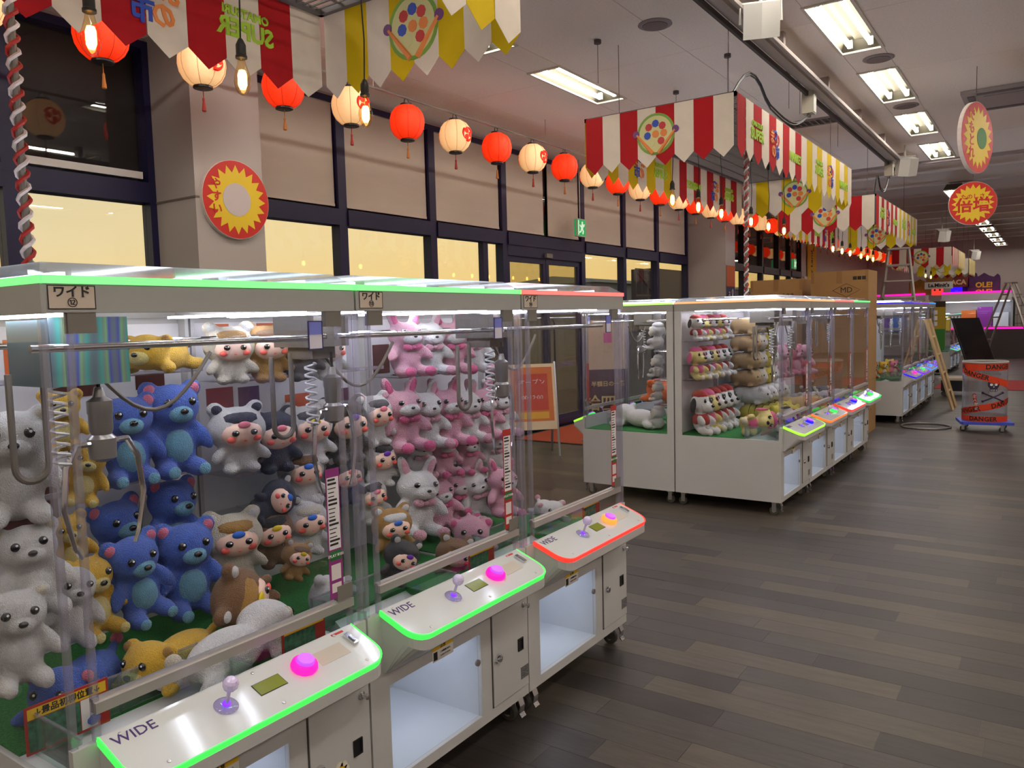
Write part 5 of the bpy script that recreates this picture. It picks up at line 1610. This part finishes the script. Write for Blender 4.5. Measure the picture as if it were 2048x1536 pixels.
# ================================================================== danger drum on its dolly
DRUM = glass('drum_plastic', (240, 240, 244), .14, (235, 232, 236), refl=1.0, base=.05, rough=.1)
ORNG = mat('danger_tape', (220, 62, 20), .5)
cxd, cyd, rd, z0d, z1d = -.735, 12.0, .258, .135, .915
t = thing('clear_drum', 'clear plastic drum wrapped in orange DANGER tape with a skull', 'drum', (cxd, cyd, z0d))
H_ = z1d - z0d
b = MB()
n = 40
for k in range(n):
    pass
b.lathe([(rd, 0), (rd, H_), (rd - .006, H_), (rd - .006, .006)], 40)
b.build('drum_wall', DRUM, t, True)
b = MB().lathe([(rd + .006, H_ - .02), (rd + .008, H_ - .01), (rd + .006, H_), (rd - .01, H_), (rd - .01, H_ - .02)], 40)
b.build('drum_rim', mat('rim_clear', (200, 196, 192), .3), t, True)
def tape(a0, z0, a1, z1, w, name='danger_tape', m=ORNG, r=rd + .003, n=24):
    """angles measured from the camera side (-Y), positive towards +X"""
    vs_, fs_ = [], []
    for i in range(n + 1):
        u = i / n
        a = R(a0 + (a1 - a0) * u)
        z = z0 + (z1 - z0) * u
        for rr, zz in ((r, z - w / 2), (r, z + w / 2)):
            vs_.append((rr * math.sin(a), -rr * math.cos(a), zz))
    fs_ = [(2 * i, 2 * i + 2, 2 * i + 3, 2 * i + 1) for i in range(n)]
    return MB().add(vs_, fs_).build(name, m, t)
def tape_text(s, a0, z0, a1, z1, size, m=PRINT, r=rd + .0045):
    me = text_mesh(s, size, m, .0003, .002).copy()
    L = math.hypot((a1 - a0) * math.pi / 180 * rd, z1 - z0)
    am, zm = R((a0 + a1) / 2), (z0 + z1) / 2
    ca, sa = (R(a1 - a0) * rd) / L, (z1 - z0) / L
    for v in me.vertices:
        x, y = v.co.x, v.co.y
        arcx, dz = x * ca - y * sa, x * sa + y * ca
        a = am + arcx / rd
        rr = r + v.co.z
        v.co = (rr * math.sin(a), -rr * math.cos(a), zm + dz)
    inst('tape_lettering', me, t)
tape(-180, .71, 180, .71, .085)
tape(-85, .69, 85, .47, .085)
tape(85, .27, -95, .09, .085)
tape(-180, .036, 180, .036, .07)
tape_text('DANGER', 5, .71, 80, .71, .085)
tape_text('ER', -80, .71, -50, .71, .085)
tape_text('DANGER', -58, .655, 12, .565, .085)
tape_text('DANGER', -78, .11, -10, .17, .085)
tape_text('DANGER', 35, .215, 80, .262, .085)
tape_text('DANGER', -38, .036, 38, .036, .08)
SK = mat('skull_print', (40, 26, 60), .6)
def on_drum(ang, z, dx, dz, r=rd + .003):
    a = R(ang) + dx / rd
    return (r * math.sin(a), -r * math.cos(a), z + dz)
SKA, SKZ = 26, .44
def patch(pts, name, m, r=rd + .003):
    q = [on_drum(SKA, SKZ, x, y, r) for x, y in pts]
    return MB().add(q, [tuple(range(len(q)))]).build(name, m, t)
patch([(.07 * math.cos(k * .3), .065 * math.sin(k * .3) + .05) for k in range(21)], 'skull', SK)
patch([(-.045, .0), (.045, .0), (.04, -.045), (-.04, -.045)], 'jaw', SK)
for s in (-1, 1):
    patch([(s * .028 + .017 * math.cos(k * .6), .045 + .016 * math.sin(k * .6)) for k in range(11)], 'eye_hole', PAPERW, rd + .0045)
patch([(-.008, .01), (.008, .01), (0, .026)], 'nose_hole', PAPERW, rd + .0045)
for k in range(4):
    x = -.03 + k * .02
    patch([(x - .003, -.04), (x + .003, -.04), (x + .003, -.015), (x - .003, -.015)], 'tooth_gap', PAPERW, rd + .0045)
for s in (-1, 1):
    MB().tube([on_drum(SKA, SKZ, s * .12 * (1 - 2 * u / 8), -.06 - .11 * u / 8) for u in range(9)], .009, 6).build('bone', SK, t)
    for e in (0, 8):
        x, y = s * .12 * (1 - 2 * e / 8), -.06 - .11 * e / 8
        MB().ball(on_drum(SKA, SKZ, x, y), .016, 8, 6).build('bone_end', SK, t)
SGA = -22
q = [on_drum(SGA, .36, x, y) for x, y in ((-.025, .0), (.012, -.22), (.05, -.21), (.012, .008))]
MB().add(q, [(0, 1, 2, 3)]).build('warning_strip', PAPERR, t)
for i, s in enumerate('立入禁止'):
    p = Vector(on_drum(SGA, .36, .0 + i * .0095, -.03 - i * .052, rd + .006))
    inst('strip_lettering', text_mesh(s, .045, PAPERW), t, p, (R(90), R(8), R(SGA)))
t = thing('blue_dolly', 'blue plastic dolly under the clear drum', 'dolly', (cxd, cyd, 0))
BLU = mat('dolly_blue', (66, 84, 200), .45)
MB().prism([(-.27, -.27), (.27, -.27), (.30, -.24), (.30, .24), (.27, .27), (-.27, .27), (-.30, .24), (-.30, -.24)], .098, .132, Matrix.Rotation(R(12), 4, 'Z')).build('platform', BLU, t)
for sx_ in (-.22, .22):
    for sy_ in (-.19, .19):
        k = inst('caster', ME['fork'], t, (sx_, sy_, -.011))
        inst('wheel', ME['wheel'], k, (0, 0, .0115))
t = thing('floor_hoop', 'grey hoop lying on the floor beside the drum', 'hoop', (-1.42, 12.0, 0))
MB().tube([(.30 * math.cos(i * math.pi / 24), .30 * math.sin(i * math.pi / 24), .0135) for i in range(49)], .013, 8, False).build('ring', mat('hoop_grey', (140, 134, 130), .35, .5), t, True)
MB().cyl((.29, -.02, .0135), (.29, .02, .0135), .0155, 10).build('joint_sleeve', BLACK, t)

# ================================================================== window aisle: mat, sign stands
t = thing('entrance_mat', 'orange entrance mat in front of the glazed door', 'mat', (-5.42, 9.75, 0))
MB().box((-.54, -1.1, 0), (.54, 1.1, .012)).build('mat_pile', mat('mat_orange', (196, 84, 46), .95, bump=(300, .6)), t)
MB().frame(-1.12, 1.12, -.56, .56, .03, 0, .01)
for s in (-1, 1):
    MB().box((-.57, s * 1.115 - .015, 0), (.57, s * 1.115 + .015, .008)).build('mat_edge', BLACK, t)
t = thing('sandwich_board', 'orange A-frame sign board standing by the glazed door', 'sign board', (-5.05, 7.72, 0), R(-46))
m_ = Matrix.Rotation(R(-14), 4, 'Y')
for s in (-1, 1):
    MB().tube([(.14, s * .29, 0), (-.08, s * .29, 1.1)], .014, 6).build('leg', STEEL, t)
    MB().tube([(-.30, s * .29, 0), (-.08, s * .29, 1.1)], .014, 6).build('leg', STEEL, t)
bd = MB().box((-.008, -.28, .32), (.008, .28, 1.1), Matrix.Translation((.145, 0, 0)) @ Matrix.Rotation(R(-11.3), 4, 'Y')).build('board', mat('board_cream', (226, 200, 160), .6), t)
for (z0_, z1_, c, nm) in ((.42, 1.06, (206, 110, 40), 'orange_panel'), (.55, .98, (190, 60, 36), 'red_panel'), (.45, .53, (226, 170, 50), 'yellow_panel')):
    w_ = .25 if nm == 'orange_panel' else .19
    o_ = {'orange_panel': .009, 'red_panel': .0105, 'yellow_panel': .0105}[nm]
    MB().box((o_ - .001, -w_, z0_), (o_, w_, z1_), Matrix.Translation((.145, 0, 0)) @ Matrix.Rotation(R(-11.3), 4, 'Y')).build(nm, mat('sb_' + nm, c, .6), t)
for (s, sz, z) in (('00:12:00', .075, .70), ('オープン', .08, .88)):
    inst('board_lettering', text_mesh(s, sz, PAPERW), t, (.1575 - math.sin(R(11.3)) * z, 0, z * math.cos(R(11.3))), (R(90 - 0), R(0), R(90)))
t = thing('standing_banner', 'purple standing banner with kanji on the window side of the aisle', 'banner', (-4.45, 8.5, 0), R(-50))
MB().box((-.012, -.24, .28), (.0, .24, .98)).build('purple_panel', mat('banner_purple', (70, 34, 56), .6), t)
MB().box((-.012, -.24, .98), (.0, .24, 1.58)).build('tan_panel', mat('banner_tan', (196, 170, 146), .7), t)
MB().tube([(-.02, -.25, 0), (-.02, -.25, 1.6)], .010, 6).build('pole', STEEL, t)
MB().tube([(-.02, .25, 0), (-.02, .25, 1.6)], .010, 6).build('pole', STEEL, t)
MB().box((-.18, -.28, 0), (.14, .28, .02)).build('foot', STEEL, t)
inst('banner_lettering', text_mesh('給四…', .20, mat('banner_cream', (224, 190, 120), .6), .001, .003), t, (.002, 0, .56), FX)
inst('banner_lettering', text_mesh('半額日の一番', .07, MATS['banner_cream'], .001, .001), t, (.002, 0, .80), FX)
MB().box((0, -.05, 1.30), (.002, .05, 1.42)).build('pink_note', mat('note_pink', (200, 90, 150), .6), t)
# poster on the second column
t = thing('column_poster', 'tall dark poster with an orange top on the second column', 'poster', (-5.215, 15.12, 1.1))
MB().box((0, -.24, 0), (.006, .24, 1.45)).build('poster_sheet', mat('poster_indigo', (58, 46, 84), .6), t)
MB().box((.006, -.24, 1.05), (.0075, .24, 1.45)).build('poster_top', mat('poster_orange', (206, 96, 40), .6), t)
MB().tube([(.008, .1, .55), (.008, .1, .85), (.008, .06, .95), (.008, .1, 1.0), (.008, .14, .95), (.008, .1, .85)], .006, 6).build('spoon_drawing', PAPERW, t)
for i, s in enumerate('スプーン'):
    inst('poster_lettering', text_mesh(s, .11, PAPERW, .0008, .002), t, (.008, -.08, .9 - i * .13), FX)
# wall signs beyond the far windows
t = thing('wall_banner', 'tall yellow banner with brush lettering on the far window wall', 'banner', (-5.97, 24.4, 1.7))
MB().box((0, -.5, 0), (.02, .5, 2.1)).build('banner_sheet', mat('banner_yellow', (226, 176, 30), .6), t)
for i, s in enumerate('うまい棒'):
    pass
inst('banner_lettering', text_mesh('Yummy Land', .26, PRINT, .001, .006), t, (.022, -.05, 1.05), (R(90), R(-90), R(90)))
MB().box((.02, -.28, .05), (.022, .3, .75)).build('white_panel', PAPERW, t)
t = thing('wall_poster', 'white poster with dark print left of the yellow banner', 'poster', (-5.97, 23.75, 1.75))
MB().box((0, -.2, 0), (.012, .2, .9)).build('poster_sheet', PAPERW, t)
MB().box((.012, -.14, .1), (.0135, .14, .8)).build('poster_print', mat('poster_grey', (120, 112, 104), .7, noise=(30, .5)), t)

# ================================================================== far end of the hall
def low_machine(x, y, label, trim):
    t = machine(x, y, False, label, trim, 'sky', 1, 'crane machines', ())
    t.scale = (1, 1, .86)
    return t
for k in range(3):
    low_machine(-2.15, 22.6 + MW * k, 'low crane machine with mint light edge, %s from the near end' % ORD[k], 'cyan')
t = thing('menu_stand', 'yellow and green standing sign panel in front of the low machines', 'sign', (-2.42, 21.9, 0))
MB().box((-.22, -.03, .62), (.22, .03, 1.80)).build('panel', mat('stand_olive', (176, 150, 30), .6), t)
MB().box((-.22, -.034, .62), (.22, -.03, 1.12)).build('green_panel', mat('stand_green', (40, 120, 40), .6), t)
MB().box((-.22, -.034, 1.66), (.22, -.03, 1.80)).build('dark_header', mat('stand_dark', (50, 36, 26), .6), t)
for k in range(3):
    MB().box((-.05, -.036, 1.2 + k * .14), (.05, -.034, 1.3 + k * .14)).build('label', PAPERW, t)
MB().cyl((0, 0, 0), (0, 0, .64), .03, 8).build('pole', BLACK, t)
MB().box((-.25, -.2, 0), (.25, .2, .03)).build('foot', BLACK, t)
t = thing('dark_ramp', 'dark board leaning at an angle beyond the danger drum', 'board', (-1.78, 22.0, 0), R(0))
MB().add([(-.28, 0, 1.38), (.28, 0, 1.38), (.72, .1, .05), (.12, .1, .05), (-.28, .06, 1.38), (.28, .06, 1.38), (.72, .16, .05), (.12, .16, .05)],
         [(3, 2, 1, 0), (4, 5, 6, 7), (0, 1, 5, 4), (1, 2, 6, 5), (2, 3, 7, 6), (3, 0, 4, 7)]).build('board', mat('board_black', (34, 34, 34), .25, noise=(3, .2)), t)
MB().tube([(-.30, -.005, 1.38), (.10, .09, .05)], .02, 6).build('edge_rail', BLACK, t)
MB().box((.05, .02, 0), (.75, .3, .05)).build('base', BLACK, t)
t = thing('flat_cart', 'low black flat cart beside the leaning ladder', 'cart', (-1.32, 16.7, 0))
MB().box((-.38, -.3, .10), (.38, .3, .30)).build('bin', BLACK, t)
MB().box((-.42, -.34, .30), (.42, .34, .34)).build('deck', mat('cart_tan', (176, 160, 140), .7), t)
for sx_ in (-.32, .32):
    for sy_ in (-.24, .24):
        inst('caster', ME['wheel'], t, (sx_, sy_, .0), None, (1.5, 1.5, 1.37))
t = thing('red_carpet_strip', 'red carpet strip across the floor beyond the drum', 'carpet', (0, 19.2, 0))
MB().box((-2.0, -1.2, 0), (3.9, 1.2, .006)).build('pile', mat('carpet_red', (158, 40, 44), .95, bump=(300, .4)), t)
for s in (-1, 1):
    MB().box((-2.0, s * 1.2 - .015, 0), (3.9, s * 1.2 + .015, .007)).build('binding', mat('carpet_edge', (120, 30, 34), .9), t)
# roll cage
t = thing('roll_cage', 'tall black wire roll cage cart near the far wall', 'cart', (-.55, 30.6, 0))
GRN = mat('cage_green', (28, 40, 34), .5)
for sx_ in (-.55, .55):
    for sy_ in (-.35, .35):
        MB().cyl((sx_, sy_, .12), (sx_, sy_, 1.95), .018, 6).build('post', GRN, t)
        MB().lathe([(.07, -.025), (.07, .025)], 14, Matrix.Translation((sx_, sy_, .07)) @ Matrix.Rotation(R(90), 4, 'X')).build('wheel', BLACK, t)
for k in range(7):
    z = .25 + k * .28
    MB().cyl((-.55, -.35, z), (.55, -.35, z), .008, 5).build('bar', GRN, t)
for k in range(9):
    x = -.44 + k * .11
    MB().cyl((x, -.35, .15), (x, -.35, 1.95), .006, 5).build('bar', GRN, t)
MB().box((-.55, -.35, .12), (.55, .35, .15)).build('base', GRN, t)
# far game cabinets with neon
NEON = led('magenta', 1.4)
def far_cabinet(x, y, w, label, cols):
    t = thing('game_cabinet', label, 'game cabinet', (x, y, 0), group='far game cabinets')
    MB().box((-w / 2, 0, 0), (w / 2, .9, .75)).build('base', WHITE2, t)
    MB().box((-w / 2, .86, .75), (w / 2, .9, 1.95)).build('back', WHITE2, t)
    for s in (-1, 1):
        MB().box((s * w / 2 - .03, 0, .75), (s * w / 2 + .03, .9, 1.95)).build('side', WHITE2, t)
    MB().box((-w / 2, 0, 1.85), (w / 2, .9, 2.12)).build('header', WHITE2, t)
    MB().box((-w / 2, -.02, 2.12), (w / 2, .02, 2.18)).build('neon_edge', NEON, t)
    MB().box((-w / 2 + .1, .05, 1.82), (w / 2 - .1, .3, 1.85)).build('lamp', LEDD, t)
    MB().box((-w / 2 + .05, .01, .8), (w / 2 - .05, .014, 1.82)).build('pane', CLEAR, t)
    for i, c in enumerate(cols):
        ww = (w - .2) / len(cols)
        MB().box((-w / 2 + .1 + i * ww, .5, .85), (-w / 2 + .1 + (i + .92) * ww, .8, 1.45 + .1 * (i % 3))).build('prize_panel', mat('prize_%d%d%d' % c, c, .6), t)
    MB().box((-w / 2, -.12, .72), (w / 2, 0, .78)).build('deck', WHITE2, t)
    return t
far_cabinet(-2.2, 31.0, 2.1, 'white game cabinet with a pink neon edge near the far wall, right one', [(226, 190, 40), (236, 120, 40), (150, 50, 160), (240, 240, 240)])
far_cabinet(-4.6, 31.0, 1.7, 'white game cabinet with a pink neon edge near the far wall, left one', [(120, 60, 160), (60, 120, 200), (220, 190, 60)])
t = thing('prize_counter', 'low prize counter with a magenta neon frame behind the far ladder', 'counter', (-1.25, 29.6, 0))
MB().box((-.6, 0, 0), (.6, .5, .95)).build('cabinet', mat('counter_dark', (70, 62, 60), .6), t)
MB().box((-.62, -.03, .93), (.62, .03, .99)).build('neon_top', NEON, t)
MB().box((.58, -.03, .2), (.64, .03, .93)).build('neon_side', NEON, t)
def board_sign(px, py, Y, w, h, col, label, txt=None, tc=None, size=.2, shape='bump'):
    p = at(px, py, 1, Y)
    t = thing('header_sign', label, 'sign', (p.x, Y, p.z), group='header signs over the far cabinets')
    pl = [(-w / 2, -h / 2), (w / 2, -h / 2), (w / 2, h * .3)] + [(w / 2 * math.cos(a_), h * .3 + h * .2 * math.sin(a_ * 3) ** 2 + h * .12 * math.sin(a_)) for a_ in [math.pi * i / 10 for i in range(1, 10)]] + [(-w / 2, h * .3)]
    MB().prism(pl, -.03, .03, Matrix.Rotation(R(90), 4, 'X')).build('board', mat('hs_%d%d%d' % col, col, .5, noise=(4, .35)), t)
    if txt:
        inst('sign_lettering', text_mesh(txt, size, mat('hs_txt_%d%d%d' % tc, tc, .5), .002, .01), t, (0, -.034, -h * .12), FNY)
    return t
board_sign(1968, 572, 31.1, .95, .72, (84, 30, 90), 'purple header sign reading OLE OLE', 'OLE!\nOLE!', (240, 190, 40), .24)
board_sign(1913, 562, 31.1, .75, .42, (120, 50, 40), 'brown header sign with pale lettering', 'BACA', (240, 200, 150), .22)
board_sign(1840, 576, 31.1, .7, .5, (150, 110, 30), 'gold and brown header sign on the left far cabinet')
board_sign(1935, 566, 31.4, .6, .62, (56, 26, 84), 'dark purple header sign behind the blue lamp')
t = thing('lit_cube_sign', 'glowing blue square sign above the far cabinets', 'sign', tuple(at(1913, 582, 1, 31.15)))
MB().box((-.17, -.05, -.17), (.17, .05, .17)).build('box', led('blue', 1.2), t)
inst('sign_lettering', text_mesh('6#', .09, mat('pale_blue', (120, 120, 255), .5)), t, (0, -.052, 0), FNY)
t = thing('lit_cube_sign', 'glowing red square sign above the far cabinets', 'sign', tuple(at(1875, 583, 1, 31.15)))
MB().box((-.17, -.05, -.13), (.17, .05, .13)).build('box', led('red', 1.0), t)
for s in (-1, 1):
    MB().cyl((s * .08, -.052, .05), (s * .08, -.056, .05), .035, 10).build('dot', PRINT, t)
p = at(1878, 550, 1, 28.6)
t = thing('coin_sign', 'round bronze coin sign reading 10 hanging in the distance', 'sign', tuple(p))
MB().lathe([(.40, -.03), (.40, .03)], 32, Matrix.Rotation(R(90), 4, 'X')).build('coin', mat('coin_bronze', (150, 104, 66), .45, .3), t)
inst('sign_lettering', text_mesh('10', .32, mat('coin_dark', (70, 44, 30), .6), .003, .008), t, (0, -.034, .08), FNY)
pl_ = MB().box((-.40, -.04, -.44), (.40, -.02, -.22)).build('name_plate', PAPERW, t)
inst('plate_lettering', text_mesh("La.Minit's", .16, PRINT, .002, .006), t, (0, -.042, -.33), FNY)
MB().cyl((0, 0, .4), (0, 0, 4.13 - p.z), .006, 5).build('wire', DARKM, t)

# ================================================================== posters and cards inside the near machines
PST = {k: mat('poster_' + k, c, .6, noise=(18, .2)) for k, c in {'orange': (214, 92, 46), 'crimson': (150, 44, 62), 'mauve': (110, 70, 104), 'maroon': (92, 40, 34)}.items()}
def board_poster(mi, px0, py0, px1, py1, col):
    X = ROWX - MD_ + .028
    a, b_ = at(px0, py0, 0, X), at(px1, py1, 0, X)
    if a.y < ROW_Y[mi] + .02 or b_.y > ROW_Y[mi] + MW - .02:
        a.y, b_.y = max(a.y, ROW_Y[mi] + .03), min(b_.y, ROW_Y[mi] + MW - .03)
    MB().box((-MD_ + .0265, a.y - ROW_Y[mi], b_.z), (-MD_ + .0275, b_.y - ROW_Y[mi], min(a.z, 1.615))).build('poster', PST[col], M1[mi])
for (mi, x0_, y0_, x1_, y1_, c) in [(1, 405, 632, 458, 660, 'orange'), (1, 512, 628, 560, 655, 'orange'), (1, 412, 778, 468, 815, 'crimson'), (1, 476, 775, 520, 812, 'mauve'), (1, 570, 790, 620, 812, 'orange'), (1, 650, 780, 700, 830, 'mauve'),
                                (0, 5, 680, 60, 760, 'orange'), (0, 100, 700, 200, 790, 'maroon'), (0, 270, 745, 330, 775, 'maroon'), (0, 0, 980, 120, 1060, 'maroon'), (2, 745, 690, 780, 745, 'maroon'), (2, 905, 625, 960, 650, 'orange'), (0, 410, 0, 0, 0, 'maroon')][:-1]:
    board_poster(mi, x0_, y0_, x1_, y1_, c)
for mi in range(3):
    t = M1[mi]
    cd = MB().box((-.105, .64, .615), (-.10, .80, .745)).build('prize_card', PAPERR, t)
    MB().box((-.0998, .646, .712), (-.0993, .794, .738)).build('card_header', PAPERY, cd)
    MB().box((-.0998, .646, .622), (-.0993, .76, .710)).build('card_photo', mat('card_photo', (60, 110, 84), .6, noise=(60, .6)), cd)
    inst('card_lettering', text_mesh('↓景品初期位置↓', .016, PRINT), cd, (-.0988, .72, .725), FX)
t = M1[0]
cd = MB().box((-.268, .024, .606), (-.264, .222, .722)).build('prize_card', PAPERR, t)
MB().box((-.264, .030, .690), (-.2634, .216, .716)).build('card_header', PAPERY, cd)
MB().box((-.264, .030, .612), (-.2634, .150, .688)).build('card_photo', MATS['card_photo'], cd)
MB().box((-.264, .152, .612), (-.2634, .192, .688)).build('card_blank', PAPERW, cd)
inst('card_lettering', text_mesh('↓景品初期位置↓', .0205, PRINT, .0004, .0004), cd, (-.2630, .123, .703), FX)

# faint glowing parts need no light sampling of their own
for m_ in bpy.data.materials:
    if m_.name in ('fluorescent_tube', 'white_led', 'white_led_bar', 'chute_fill_glow', 'bulb_filament'):
        continue
    try:
        m_.cycles.emission_sampling = 'NONE'
    except Exception:
        pass
